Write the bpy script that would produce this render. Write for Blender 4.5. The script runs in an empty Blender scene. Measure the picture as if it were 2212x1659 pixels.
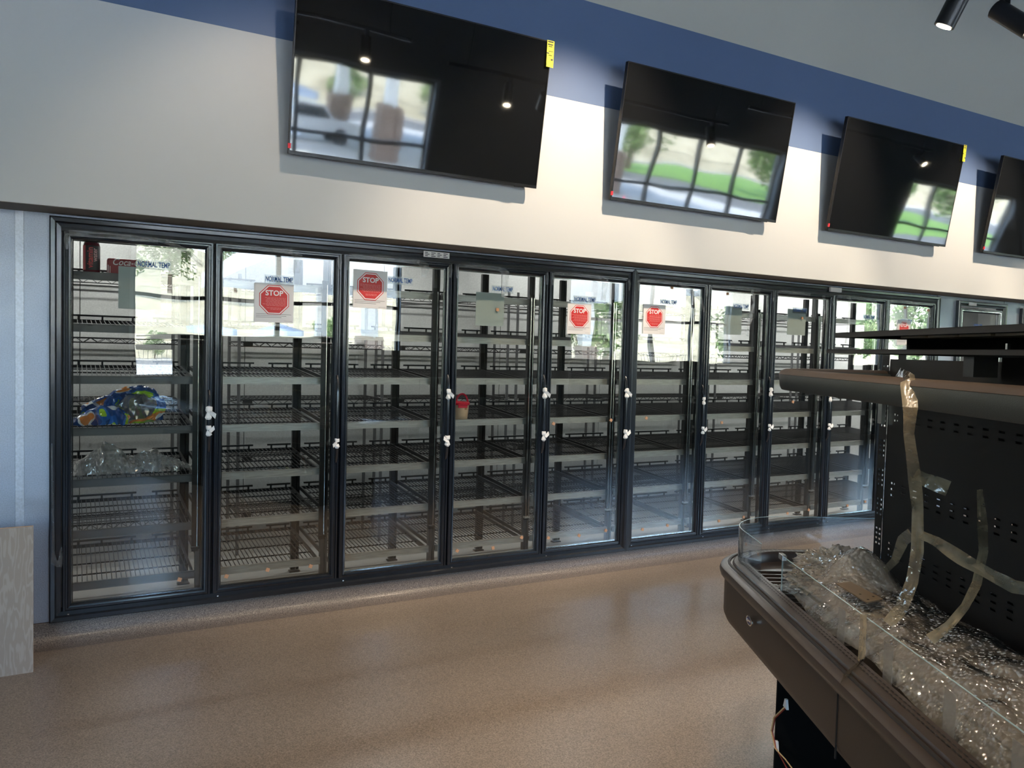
import bpy, math, random
from mathutils import Vector, Matrix, noise
import numpy as np
random.seed(7)
C = bpy.context.scene.collection
sc = bpy.context.scene
PI = math.pi

# ------------------------------------------------------------------ camera
YAW, PIT, ROL = 0.5079, -0.04394, 0.02653
cam = bpy.data.cameras.new('camera')
co = bpy.data.objects.new('camera', cam); C.objects.link(co)
fw = Vector((math.sin(YAW)*math.cos(PIT), math.cos(YAW)*math.cos(PIT), math.sin(PIT)))
rt = Vector((math.cos(YAW), -math.sin(YAW), 0)); up = rt.cross(fw)
rt2 = rt*math.cos(ROL)+up*math.sin(ROL); up2 = up*math.cos(ROL)-rt*math.sin(ROL)
M = Matrix((rt2, up2, -fw)).transposed().to_4x4(); M.translation = (-0.726, -4.993, 1.579)
co.matrix_world = M
cam.sensor_width = 36; cam.lens = 36*1700/2212; cam.clip_start = 0.05; cam.clip_end = 900
sc.camera = co
# ------------------------------------------------------------------ colour, world, sun
sc.view_settings.view_transform = 'Standard'; sc.view_settings.look = 'None'
sc.view_settings.gamma = 1; sc.view_settings.use_curve_mapping = False
sc.view_settings.exposure = 0.68
w = bpy.data.worlds.new('sky'); sc.world = w; w.use_nodes = True
wn = w.node_tree.nodes; wl = w.node_tree.links
sky = wn.new('ShaderNodeTexSky'); sky.sky_type = 'NISHITA'
sky.sun_disc = False; sky.sun_elevation = math.radians(48); sky.sun_rotation = math.radians(-20)
sky.altitude = 100; sky.air_density = 1.0; sky.dust_density = 1.5; sky.ozone_density = 1.0
bg = wn['Background']; wl.new(sky.outputs[0], bg.inputs[0]); bg.inputs[1].default_value = 2.2
def sunlamp():
    l = bpy.data.lights.new('sun', 'SUN'); l.energy = 14.0; l.angle = 0.01; l.color = (1, .93, .82)
    o = bpy.data.objects.new('sun', l); C.objects.link(o)
    d = Vector((0.35, -0.62, -0.85))      # sun high behind the building: lights the yard and hill, not the room
    o.rotation_euler = d.to_track_quat('-Z', 'Y').to_euler()
sunlamp()
WINS = [(-6.9, -2.55), (0.0, 4.3), (7.75, 12.1), (16.2, 20.5), (22.3, 24.8)]
WZ0, WZ1, WMID, WY = 0.93, 3.3, 2.25, -8.0
for k, (a, b) in enumerate(WINS):             # light portals only guide sampling of the sky through the windows
    l = bpy.data.lights.new('sky_portal', 'AREA'); l.shape = 'RECTANGLE'; l.size = b-a; l.size_y = WZ1-WZ0
    l.cycles.is_portal = True
    o = bpy.data.objects.new('sky_portal', l); C.objects.link(o)
    o.location = ((a+b)/2, WY-0.02, (WZ0+WZ1)/2); o.rotation_euler = (PI/2, 0, 0)   # faces into the room (+Y)
# ------------------------------------------------------------------ mesh helpers
class MB:
    def __init__(s): s.v = []; s.f = []; s.m = []
    def add(s, vs, fs, m=0):
        n = len(s.v); s.v += [tuple(p) for p in vs]; s.f += [tuple(n+i for i in f) for f in fs]; s.m += [m]*len(fs)
        return s
    def box(s, x0, x1, y0, y1, z0, z1, m=0):
        return s.add([(x0,y0,z0),(x1,y0,z0),(x1,y1,z0),(x0,y1,z0),(x0,y0,z1),(x1,y0,z1),(x1,y1,z1),(x0,y1,z1)],
                     [(0,3,2,1),(4,5,6,7),(0,1,5,4),(1,2,6,5),(2,3,7,6),(3,0,4,7)], m)
    def tube(s, pts, r, n=8, m=0, caps=True):
        pts = [Vector(p) for p in pts]; k = len(pts); vs = []
        rr = r if isinstance(r, (list, tuple)) else [r]*k
        t0 = (pts[1]-pts[0]).normalized(); a = t0.orthogonal().normalized()
        for i, p in enumerate(pts):
            t = (pts[min(i+1,k-1)]-pts[max(i-1,0)]).normalized()
            a = (a-t*a.dot(t)).normalized(); b = t.cross(a)
            for j in range(n):
                q = 2*PI*j/n; vs.append(p+(a*math.cos(q)+b*math.sin(q))*rr[i])
        fs = [(i*n+j, i*n+(j+1)%n, (i+1)*n+(j+1)%n, (i+1)*n+j) for i in range(k-1) for j in range(n)]
        if caps: fs += [tuple(range(n))[::-1], tuple((k-1)*n+j for j in range(n))]
        return s.add(vs, fs, m)
    def lathe(s, prof, n=20, c=(0,0,0), m=0):           # prof = (r, z)
        vs = [(c[0]+r*math.cos(2*PI*j/n), c[1]+r*math.sin(2*PI*j/n), c[2]+z) for r, z in prof for j in range(n)]
        k = len(prof)
        fs = [(i*n+j, i*n+(j+1)%n, (i+1)*n+(j+1)%n, (i+1)*n+j) for i in range(k-1) for j in range(n)]
        fs += [tuple(range(n))[::-1], tuple((k-1)*n+j for j in range(n))]
        return s.add(vs, fs, m)
    def loop(s, x0, x1, z0, z1, prof, m=0):              # mitred rectangular frame in the XZ plane; prof = (inset, y)
        vs = []
        for i, y in prof: vs += [(x0+i,y,z0+i),(x1-i,y,z0+i),(x1-i,y,z1-i),(x0+i,y,z1-i)]
        n = len(prof); fs = []
        for k in range(n):
            k2 = (k+1) % n
            for j in range(4): fs.append((k*4+j, k*4+(j+1)%4, k2*4+(j+1)%4, k2*4+j))
        return s.add(vs, fs, m)
    def prism(s, poly, z0, z1, m=0):                     # polygon in XY, extruded in Z
        n = len(poly)
        vs = [(x,y,z0) for x,y in poly]+[(x,y,z1) for x,y in poly]
        return s.add(vs, [tuple(range(n))[::-1], tuple(range(n,2*n))]+[(i,(i+1)%n,n+(i+1)%n,n+i) for i in range(n)], m)
    def sweep(s, path, prof, m=0, closed=False):         # path of (x,y), prof of (outward offset, z), closed profile
        n = len(path); vs = []
        P = [Vector(p) for p in path]
        for i in range(n):
            a = P[(i-1) % n] if (closed or i) else P[i]; b = P[(i+1) % n] if (closed or i < n-1) else P[i]
            t = (b-a).normalized(); nn = Vector((-t.y, t.x))
            for o, z in prof: vs.append((P[i].x+nn.x*o, P[i].y+nn.y*o, z))
        k = len(prof); fs = []
        for i in range(n if closed else n-1):
            i2 = (i+1) % n
            for j in range(k): fs.append((i*k+j, i*k+(j+1)%k, i2*k+(j+1)%k, i2*k+j))
        if not closed: fs += [tuple(range(k)), tuple((n-1)*k+j for j in range(k))[::-1]]
        return s.add(vs, fs, m)
    def build(s, name, mats, parent=None, bevel=0, smooth=False, loc=None):
        me = bpy.data.meshes.new(name); me.from_pydata(s.v, [], s.f)
        if not isinstance(mats, (list, tuple)): mats = [mats]
        for q in mats: me.materials.append(q)
        if len(mats) > 1: me.polygons.foreach_set('material_index', s.m)
        import bmesh
        bm = bmesh.new(); bm.from_mesh(me); bmesh.ops.recalc_face_normals(bm, faces=bm.faces); bm.to_mesh(me); bm.free()
        if smooth:
            me.polygons.foreach_set('use_smooth', [True]*len(me.polygons))
            me.set_sharp_from_angle(angle=math.radians(40))
        o = bpy.data.objects.new(name, me); C.objects.link(o)
        if parent: o.parent = parent
        if loc: o.location = loc
        if bevel:
            b = o.modifiers.new('bevel', 'BEVEL'); b.width = bevel; b.segments = 2; b.limit_method = 'ANGLE'
        return o
def tag(o, label=None, cat=None, group=None, kind=None):
    if label: o['label'] = label
    if cat: o['category'] = cat
    if group: o['group'] = group
    if kind: o['kind'] = kind
    return o
def empty(name, loc, label, cat, group=None, rz=0):
    o = bpy.data.objects.new(name, None); C.objects.link(o); o.location = loc; o.rotation_euler = (0,0,rz)
    return tag(o, label, cat, group)
def text_mesh(s, size, mat, parent, loc, rot=(PI/2,0,0), name='lettering', sx=1.0, ext=0.0004, align='CENTER', shear=0, bold=0):
    cu = bpy.data.curves.new('t', 'FONT'); cu.body = s; cu.size = size; cu.extrude = ext; cu.align_x = align
    cu.align_y = 'CENTER'; cu.shear = shear; cu.offset = bold; cu.resolution_u = 3
    t = bpy.data.objects.new('t', cu); C.objects.link(t); bpy.context.view_layer.update()
    me = bpy.data.meshes.new_from_object(t.evaluated_get(bpy.context.evaluated_depsgraph_get()))
    bpy.data.objects.remove(t); me.materials.clear(); me.materials.append(mat)
    o = bpy.data.objects.new(name, me); C.objects.link(o); o.parent = parent
    o.location = loc; o.rotation_euler = rot; o.scale = (sx, 1, 1)
    return o
# ------------------------------------------------------------------ materials
def mat(name, col, rough=.5, metal=0, spec=.5, **k):
    m = bpy.data.materials.new(name); m.use_nodes = True; b = m.node_tree.nodes['Principled BSDF']
    b.inputs['Base Color'].default_value = (*col, 1); b.inputs['Roughness'].default_value = rough
    b.inputs['Metallic'].default_value = metal; b.inputs['Specular IOR Level'].default_value = spec
    if 'coat' in k: b.inputs['Coat Weight'].default_value = k['coat']; b.inputs['Coat Roughness'].default_value = k.get('coat_rough', .1)
    if 'emit' in k:
        b.inputs['Emission Color'].default_value = (*k['emit'][:3], 1); b.inputs['Emission Strength'].default_value = k['emit'][3]
    return m
def nd(m, t, **k):
    n = m.node_tree.nodes.new(t)
    for a, v in k.items(): setattr(n, a, v)
    return n
def coords(m, scale=(1,1,1), kind='Object'):
    tc = nd(m, 'ShaderNodeTexCoord'); mp = nd(m, 'ShaderNodeMapping'); mp.inputs['Scale'].default_value = scale
    m.node_tree.links.new(tc.outputs[kind], mp.inputs['Vector']); return mp.outputs[0]
def noise_col(m, vec, scale, cols, detail=4, pos=None, rough=.5):
    L = m.node_tree.links; n = nd(m, 'ShaderNodeTexNoise'); n.inputs['Scale'].default_value = scale
    n.inputs['Detail'].default_value = detail; n.inputs['Roughness'].default_value = rough; L.new(vec, n.inputs['Vector'])
    r = nd(m, 'ShaderNodeValToRGB'); e = r.color_ramp.elements
    pos = pos or [.3+.4*i/(len(cols)-1) for i in range(len(cols))]
    while len(e) < len(cols): e.new(.5)
    for i, c in enumerate(cols): e[i].position = pos[i]; e[i].color = (*c, 1)
    L.new(n.outputs['Fac'], r.inputs['Fac']); return r.outputs['Color'], n.outputs['Fac']
def bump(m, fac, strength, dist=.01):
    b = nd(m, 'ShaderNodeBump'); b.inputs['Strength'].default_value = strength; b.inputs['Distance'].default_value = dist
    m.node_tree.links.new(fac, b.inputs['Height'])
    m.node_tree.links.new(b.outputs[0], m.node_tree.nodes['Principled BSDF'].inputs['Normal']); return b
def setc(m, out): m.node_tree.links.new(out, m.node_tree.nodes['Principled BSDF'].inputs['Base Color'])
def speckle(name, cols, rough, sc1=260, coat=0.0, bmp=.25, blotch=.12):
    m = mat(name, cols[0], rough, spec=.5, coat=coat, coat_rough=.22); v = coords(m); L = m.node_tree.links
    c, f = noise_col(m, v, sc1, cols, 2, rough=.6)
    c2, f2 = noise_col(m, v, 1.3, [(1-blotch,)*3, (1+blotch*.3,)*3], 4)
    mx = nd(m, 'ShaderNodeMix', data_type='RGBA', blend_type='MULTIPLY'); mx.inputs[0].default_value = 1
    L.new(c, mx.inputs[6]); L.new(c2, mx.inputs[7]); setc(m, mx.outputs[2]); bump(m, f, bmp, .002)
    return m
FLOORM = speckle('epoxy_floor', [(.100,.078,.060),(.200,.160,.126),(.296,.242,.192)], .42, 170, .42)
CURBM = speckle('epoxy_curb', [(.038,.032,.030),(.125,.105,.095),(.235,.20,.178)], .5, 190, .15, .5)  # floor epoxy made darker: the shadow on the curb face is in its colour
def wallm(name, col):
    m = mat(name, col, .55, spec=.35); v = coords(m); c, f = noise_col(m, v, 180, [col, col], 2); bump(m, f, .06, .002)
    return m
WHITE = wallm('wall_paint_pale_grey', (.575,.60,.615)); BLUE = wallm('wall_paint_blue', (.105,.165,.30)); GREYW = wallm('wall_paint_grey', (.50,.51,.47))
SOFF = mat('soffit_underside', (.20,.18,.16), .7); CEIL = mat('ceiling_paint', (.30,.30,.29), .8); DARKW = mat('wall_paint_dark', (.20,.20,.19), .7)
def embossed(name, col, metal, rough, scale=300, b=.6):
    m = mat(name, col, rough, metal); v = coords(m); c, f = noise_col(m, v, scale, [tuple(x*.82 for x in col), col], 2); setc(m, c); bump(m, f, b, .001)
    n2, f2 = noise_col(m, v, 5, [(.32,)*3, (.5,)*3], 5)
    m.node_tree.links.new(n2, m.node_tree.nodes['Principled BSDF'].inputs['Roughness']); return m
ALU = embossed('embossed_aluminium', (.42,.46,.54), .7, .42, 160, .8)
SEAM = embossed('bright_seam', (.60,.64,.72), .7, .5, 100, .5)
COOLW = embossed('cooler_wall_panel', (.50,.50,.48), .25, .5, 90, .15)
COOLF = mat('cooler_floor', (.17,.165,.15), .5); SEAMD = mat('panel_seam_dark', (.03,.03,.03), .8)
BLK = mat('black_anodised', (.010,.013,.020), .26, .2, .6, coat=.6, coat_rough=.12)
_v = coords(BLK, (1,1,.15)); _c, _f = noise_col(BLK, _v, 30, [(.005,.007,.010),(.013,.018,.027)], 5, rough=.7); setc(BLK, _c); bump(BLK, _f, .10, .004)
RUB = mat('black_rubber', (.008,.008,.009), .6); BLKP = mat('black_powder_coat', (.012,.012,.012), .5, 0, .4)
WIRE = mat('black_wire', (.02,.02,.02), .38, .3); RAIL = mat('brushed_price_rail', (.42,.41,.38), .38, .6)
_v = coords(RAIL, (2,1,40)); _c, _f = noise_col(RAIL, _v, 6, [(.45,.44,.41),(.66,.65,.61)], 3); setc(RAIL, _c)
CHR = mat('chrome', (.75,.75,.74), .18, 1); POST = mat('dark_post', (.035,.034,.032), .35, .5)
POSTG = mat('grey_post', (.13,.13,.13), .4, .5)
RED = mat('sign_red', (.56,.02,.02), .45); PAPER = mat('white_paper', (.70,.68,.69), .5); INK = mat('dark_ink', (.06,.06,.07), .6)
PBACK = mat('blank_paper', (.50,.58,.60), .5); INKW = mat('white_ink', (.80,.80,.80), .5); INKF = mat('faint_red_ink', (.72,.28,.26), .5)
LBLUE = mat('blue_ink', (.02,.09,.30), .5); YEL = mat('yellow_label', (.85,.80,.02), .5); PINK = mat('red_sticker', (.80,.03,.05), .5)
TAPEW = mat('white_foam_wrap', (.78,.75,.72), .6); CORK = mat('cork_pad', (.42,.23,.13), .8); WHT = mat('white_plastic', (.80,.80,.80), .5)
def clear(name, tint=(.93,.95,.94), refl=1.0, rough=0.0, haze=0.0, hcol=(.8,.78,.72), bmp=0, bscale=30):
    m = bpy.data.materials.new(name); m.use_nodes = True; N = m.node_tree.nodes; L = m.node_tree.links
    N.remove(N['Principled BSDF']); out = N['Material Output']
    tr = nd(m, 'ShaderNodeBsdfTransparent'); tr.inputs[0].default_value = (*tint, 1)
    gl = nd(m, 'ShaderNodeBsdfGlossy'); gl.inputs['Roughness'].default_value = rough
    fr = nd(m, 'ShaderNodeLayerWeight'); fr.inputs['Blend'].default_value = .5      # Schlick reflectance, the same on both faces
    pw = nd(m, 'ShaderNodeMath', operation='POWER'); pw.inputs[1].default_value = 4.5; L.new(fr.outputs['Facing'], pw.inputs[0])
    ma = nd(m, 'ShaderNodeMath', operation='MULTIPLY_ADD'); ma.inputs[1].default_value = .92; ma.inputs[2].default_value = .036; L.new(pw.outputs[0], ma.inputs[0])
    mu = nd(m, 'ShaderNodeMath', operation='MULTIPLY', use_clamp=True); mu.inputs[1].default_value = refl; L.new(ma.outputs[0], mu.inputs[0])
    mx = nd(m, 'ShaderNodeMixShader'); L.new(mu.outputs[0], mx.inputs[0]); L.new(gl.outputs[0], mx.inputs[2])
    if haze:
        df = nd(m, 'ShaderNodeBsdfDiffuse'); df.inputs[0].default_value = (*hcol, 1)
        tl = nd(m, 'ShaderNodeBsdfTranslucent'); tl.inputs[0].default_value = (*hcol, 1)
        a = nd(m, 'ShaderNodeMixShader'); L.new(df.outputs[0], a.inputs[1]); L.new(tl.outputs[0], a.inputs[2])
        h = nd(m, 'ShaderNodeMixShader'); h.inputs[0].default_value = haze; L.new(tr.outputs[0], h.inputs[1]); L.new(a.outputs[0], h.inputs[2])
        L.new(h.outputs[0], mx.inputs[1])
        if haze > .0 and bmp:
            c, f = noise_col(m, coords(m), bscale*.5, [(haze*.4,)*3, (min(1, haze*2),)*3], 4); L.new(c, h.inputs[0])
    else: L.new(tr.outputs[0], mx.inputs[1])
    if bmp:
        n = nd(m, 'ShaderNodeTexNoise'); n.inputs['Scale'].default_value = bscale; n.inputs['Detail'].default_value = 3
        L.new(coords(m), n.inputs['Vector']); b = nd(m, 'ShaderNodeBump'); b.inputs['Strength'].default_value = bmp; b.inputs['Distance'].default_value = .01
        L.new(n.outputs['Fac'], b.inputs['Height'])
        for q in (gl, fr): L.new(b.outputs[0], q.inputs['Normal'])
    L.new(mx.outputs[0], out.inputs[0]); return m
DGLASS = clear('cooler_door_glass', (.90,.905,.88), 3.0)
_m = DGLASS; _n = nd(_m, 'ShaderNodeTexNoise'); _n.inputs['Scale'].default_value = 2.2; _n.inputs['Detail'].default_value = 1
_m.node_tree.links.new(coords(_m), _n.inputs['Vector']); _b = nd(_m, 'ShaderNodeBump'); _b.inputs['Strength'].default_value = .012; _b.inputs['Distance'].default_value = .1
_m.node_tree.links.new(_n.outputs['Fac'], _b.inputs['Height'])
for _q in _m.node_tree.nodes:
    if _q.type == 'BSDF_GLOSSY': _m.node_tree.links.new(_b.outputs[0], _q.inputs['Normal'])
WGLASS = clear('window_glass', (.93,.96,.95), .6); ACR = clear('clear_acrylic', (.955,.965,.96), 1.3)
FILM = clear('peeling_film', (.93,.93,.93), 2.4, .12, .12, (.75,.75,.75), .6, 60)
TAPE = clear('translucent_strap', (.90,.86,.76), 1.8, .16, .34, (.60,.50,.33), .5, 25)
CLRBAG = clear('clear_plastic_bag', (.92,.92,.92), 6.0, .14, .32, (.85,.85,.82))
BUBBLE = clear('bubble_wrap_film', (.90,.87,.80), 2.2, .10, .50, (.86,.78,.66))
_N = BUBBLE.node_tree.nodes; _L = BUBBLE.node_tree.links; _v = coords(BUBBLE)
_vo = nd(BUBBLE, 'ShaderNodeTexVoronoi'); _vo.inputs['Scale'].default_value = 70; _L.new(_v, _vo.inputs['Vector'])
_nz = nd(BUBBLE, 'ShaderNodeTexNoise'); _nz.inputs['Scale'].default_value = 16; _nz.inputs['Detail'].default_value = 4; _L.new(_v, _nz.inputs['Vector'])
_b1 = nd(BUBBLE, 'ShaderNodeBump'); _ma = [q for q in _N if q.type == 'MATH' and q.operation == 'MULTIPLY_ADD'][0]; _ma.inputs[2].default_value = .16
_b1.inputs['Strength'].default_value = .6; _b1.inputs['Distance'].default_value = .02; _L.new(_nz.outputs['Fac'], _b1.inputs['Height'])
_b2 = nd(BUBBLE, 'ShaderNodeBump'); _b2.invert = True; _b2.inputs['Strength'].default_value = 1.0; _b2.inputs['Distance'].default_value = .012; _L.new(_vo.outputs['Distance'], _b2.inputs['Height']); _L.new(_b1.outputs[0], _b2.inputs['Normal'])
for _q in _N:
    if _q.type == 'BSDF_GLOSSY': _L.new(_b2.outputs[0], _q.inputs['Normal'])
PATCH = clear('clear_tape_patch', (.88,.88,.86), 1.2, .25, .30, (.50,.49,.46))
LABELCL = clear('clear_label', (.9,.92,.93), .8, .1, .12, (.7,.8,.85))
# ------------------------------------------------------------------ room shell
FL = -0.12
X0, X1 = -7.5, 25.0
tag(MB().box(X0, X1, WY-.15, -0.12, FL-.2, FL).build('floor', FLOORM), kind='structure')
tag(MB().box(X0, X1, -.12, 2.6, FL-.2, FL-.02).build('floor', COOLF), kind='structure')
cv = [(-.115, FL), (-.080, FL+.006), (-.050, FL+.022), (-.030, FL+.050), (-.022, FL+.085), (-.020, -.002), (.25, -.002), (.25, FL-.1), (-.125, FL-.1), (-.125, FL+.0005)]
m = MB(); n = len(cv); m.add([(x, y, z) for x in (X0, X1) for y, z in cv], [tuple(range(n)), tuple(range(n, 2*n))[::-1]]+[(i, (i+1)%n, n+(i+1)%n, n+i) for i in range(n)])
tag(m.build('trim_1', CURBM, smooth=True), kind='structure')
SY = -.27; SZ = 2.25; B0, B1 = 3.337, 4.045; CZ = 5.6
tag(MB().box(X0, X1, SY, .02, SZ+.003, B0).build('wall_front', WHITE), kind='structure')
tag(MB().box(X0, X1, SY-.001, .02, B0, B1).build('wall_front_band', BLUE), kind='structure')
tag(MB().box(X0, X1, SY, .02, B1, CZ).build('wall_front_upper', GREYW), kind='structure')
tag(MB().box(X0, X1, SY+.004, .02, SZ, SZ+.004).build('trim_2', SOFF), kind='structure')
tag(MB().box(X0, X1, WY-.2, .02, CZ, CZ+.2).build('ceiling', CEIL), kind='structure')
tag(MB().box(X0-.2, X0, WY-.2, .02, FL, CZ).build('wall_left', DARKW), kind='structure')
tag(MB().box(X1, X1+.2, WY-.2, .02, FL, CZ).build('wall_right', DARKW), kind='structure')
# window wall behind the camera
m = MB(); xs = [X0]+[v for ab in WINS for v in ab]+[X1]
for i in range(0, len(xs), 2): m.box(xs[i], xs[i+1], WY-.2, WY, FL, CZ)
for a, b in WINS: m.box(a, b, WY-.2, WY, FL, WZ0); m.box(a, b, WY-.2, WY, WZ1, CZ)
tag(m.build('wall_back', DARKW), kind='structure')
MULL = mat('window_mullion', (.10,.10,.10), .4, .4); JAMB = mat('window_jamb', (.45,.48,.52), .6)
for k, (a, b) in enumerate(WINS):
    m = MB().loop(a, b, WZ0, WZ1, [(0, WY-.2), (0, WY), (.05, WY), (.05, WY-.2)])
    win = tag(m.build('window_%d' % (k+1), JAMB), kind='structure')
    fr = MB(); npn = max(2, round((b-a)/1.075))
    for i in range(npn+1):
        x = a+.05+(b-a-.1)*i/npn; fr.box(x-.03, x+.03, WY-.16, WY-.08, WZ0+.05, WZ1-.05)
    for z in (WZ0+.075, WMID, WZ1-.075): fr.box(a+.05, b-.05, WY-.155, WY-.085, z-.028, z+.028)
    fr.build('window_frame', MULL, win)
    for i in range(npn):
        for z0, z1 in ((WZ0+.1, WMID-.02), (WMID+.02, WZ1-.1)):
            x = a+.05+(b-a-.1)*i/npn
            MB().box(x+.025, x+.025+(b-a-.1)/npn-.05, WY-.125, WY-.119, z0, z1).build('window_pane', WGLASS, win)
# cooler room behind the doors
CY = 2.1
cr = MB().box(X0, 12, CY+.01, CY+.12, FL-.1, 2.75).build('wall_cooler', SEAMD); tag(cr, kind='structure')
x = -.69-1.25*2
while x < 11.5:
    MB().box(x+.003, x+1.247, CY-.02, CY+.01, FL-.019, 2.7).build('wall_panel', COOLW, cr); x += 1.25
tag(MB().box(X0, 12, .03, CY+.12, 2.72, 2.8).build('ceiling', COOLW), kind='structure')
tag(MB().box(-1.9, -1.78, .04, CY+.1, FL-.1, 2.72).build('wall_cooler_left', COOLW), kind='structure')
tag(MB().box(11.3, 11.4, .04, CY+.1, FL-.1, 2.72).build('wall_cooler_right', COOLW), kind='structure')
# embossed metal skin around the door frames
XL, XR = -.846, 7.044; P = .778; H = 2.235
wm = MB()
for a, b in ((X0, -1.005), (-.965, XL), (XR, 7.362), (8.249, 8.554), (9.44, X1)): wm.box(a, b, 0, .04, 0, SZ)
wm.box(XL, XR, .005, .04, H-.01, SZ+.4); wm.box(7.36, 8.25, .005, .04, H-.01, SZ+.4); wm.box(8.55, 9.45, .005, .04, H-.03, SZ+.4)
wm.box(X0, X1, .01, .04, SZ, 2.8)
wa = tag(wm.build('wall_front_metal', ALU), kind='structure')
MB().box(-1.006, -.964, -.004, .03, 0, SZ).build('seam_strip', SEAM, wa, .002)

# ------------------------------------------------------------------ lights inside the place
def spot(loc, aim, e, col=(1,.79,.57), size=62, blend=.7, rad=.03):
    l = bpy.data.lights.new('track_lamp_light', 'SPOT'); l.energy = e; l.color = col; l.spot_size = math.radians(size); l.spot_blend = blend; l.shadow_soft_size = rad
    o = bpy.data.objects.new('track_lamp_light', l); C.objects.link(o); o.location = loc
    o.rotation_euler = (Vector(aim)-Vector(loc)).to_track_quat('-Z', 'Y').to_euler(); return o
LENS = mat('lamp_lens', (1,.9,.7), .3, emit=(1,.86,.62,22)); LAMPB = mat('lamp_black', (.012,.014,.018), .35, .2)
def lamp_head(parent, base, aim, r=.046, L=.21):
    base = Vector(base); d = (Vector(aim)-base).normalized(); a = base+Vector((0,0,-.09))
    h = MB(); h.tube([a-d*L*.35, a-d*L*.33, a+d*L*.65, a+d*L*.65, a+d*L*.42], [r*.8, r, r, r*.86, r*.80], 20, caps=False); h.tube([a-d*L*.36, a-d*L*.34], r*.8, 20)
    h.tube([base, a], .012, 8); h.box(base.x-.02, base.x+.02, base.y-.018, base.y+.018, base.z-.012, base.z+.03)
    o = h.build('lamp_head', LAMPB, parent, smooth=True)
    MB().tube([a+d*L*.652, a+d*L*.662], r*.74, 20).build('lens', LENS, o)
    return a+d*(L*.75)
def track(y, z, x0, x1, heads, label, e):
    t = empty('track_light', (0,0,0), label, 'track light', 'ceiling track lights')
    MB().box(x0, x1, y-.018, y+.018, z+.03, z+.062).build('rail', LAMPB, t)
    for x in (x0+.2, (x0+x1)/2, x1-.2): MB().tube([(x, y, z+.06), (x, y, CZ)], .004, 6).build('suspension_cable', LAMPB, t)
    for hx, aim, k in heads:
        p = lamp_head(t, (hx, y, z), aim); spot(p, aim, e*k)
    return t
track(-2.72, 3.36, 2.2, 5.6, [(2.86, (2.3,-1.2,0), 1.0), (3.25, (3.62,-3.75,2.35), .3), (3.85, (3.2,-1.6,0), 1.0), (5.4, (5.2,-1.0,0), 1.2)], 'black ceiling track with spot heads nearest the top right corner', 100)
track(-2.9, 3.5, -.9, 1.9, [(-.6, (-.2,-1.5,0), .8), (.6, (.2,-2.2,0), .8), (1.5, (1.2,-1.3,0), .8)], 'black ceiling track with spot heads aimed at the floor by the first doors', 100)
track(-2.9, 3.6, 6.0, 9.4, [(7.2, (7.0,-1.2,0), 1.4), (9.2, (9.2,-.3,2.1), 1.0)], 'black ceiling track with spot heads past the third television', 100)
track(-2.05, 4.45, .2, 9.6, [(.75, (.25,-.27,2.1), .3), (2.75, (2.2,-.27,2.35), 1.5), (5.0, (4.5,-.27,2.35), 1.5), (7.3, (6.8,-.27,2.35), 1.5), (9.3, (8.9,-.27,2.35), 1.3)], 'long high black ceiling track washing the television wall', 180)
track(-3.75, 3.45, -.9, 1.1, [(-.5, (.75,-4.15,.85), .55), (.1, (1.05,-3.65,.85), .6), (.7, (1.25,-3.2,.9), .6)], 'black ceiling track hung over the aisle beside the island merchandiser', 100)

# ------------------------------------------------------------------ display cooler banks
DOORP = [(0,.02),(0,-.014),(.004,-.019),(.013,-.019),(.017,-.011),(.025,-.011),(.029,-.017),(.038,-.015),(.045,-.003),(.045,.02)]
OUTP = [(0,.05),(0,-.032),(.006,-.038),(.026,-.036),(.034,-.024),(.055,-.021),(.055,.06),(.02,.06)]
ORD = ['first','second','third','fourth','fifth','sixth','seventh','eighth','ninth','tenth']
def crumple(m, pts, wd, seed, mi=0, amp=.006, nrm=(0,-1,0)):
    """crumpled ribbon through pts, wd wide, wrinkled along nrm"""
    pts = [Vector(p) for p in pts]; q = []
    for i in range(len(pts)-1):
        for k in range(5): q.append(pts[i].lerp(pts[i+1], k/5))
    q.append(pts[-1]); N = Vector(nrm).normalized(); vs = []; W = 6
    for i, p in enumerate(q):
        t = (q[min(i+1, len(q)-1)]-q[max(i-1, 0)]).normalized(); b = t.cross(N)
        if b.length < .05: b = Vector((1,0,0))
        b.normalize(); u_ = i*(len(wd)-1)/(len(q)-1) if isinstance(wd, list) else 0; k_ = min(int(u_), len(wd)-2) if isinstance(wd, list) else 0
        ww = wd[k_]*(1-(u_-k_))+wd[k_+1]*(u_-k_) if isinstance(wd, list) else wd
        for j in range(W):
            f = j/(W-1)-.5; o = noise.noise(Vector((i*.45+seed, j*.8, seed*3.1)))*amp
            vs.append(p+b*(f*ww*(1+.22*noise.noise(Vector((i*.16, seed, 1)))))+N*(o+amp))
    fs = [(i*W+j, i*W+j+1, (i+1)*W+j+1, (i+1)*W+j) for i in range(len(q)-1) for j in range(W-1)]
    m.add(vs, fs, mi); return m
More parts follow.
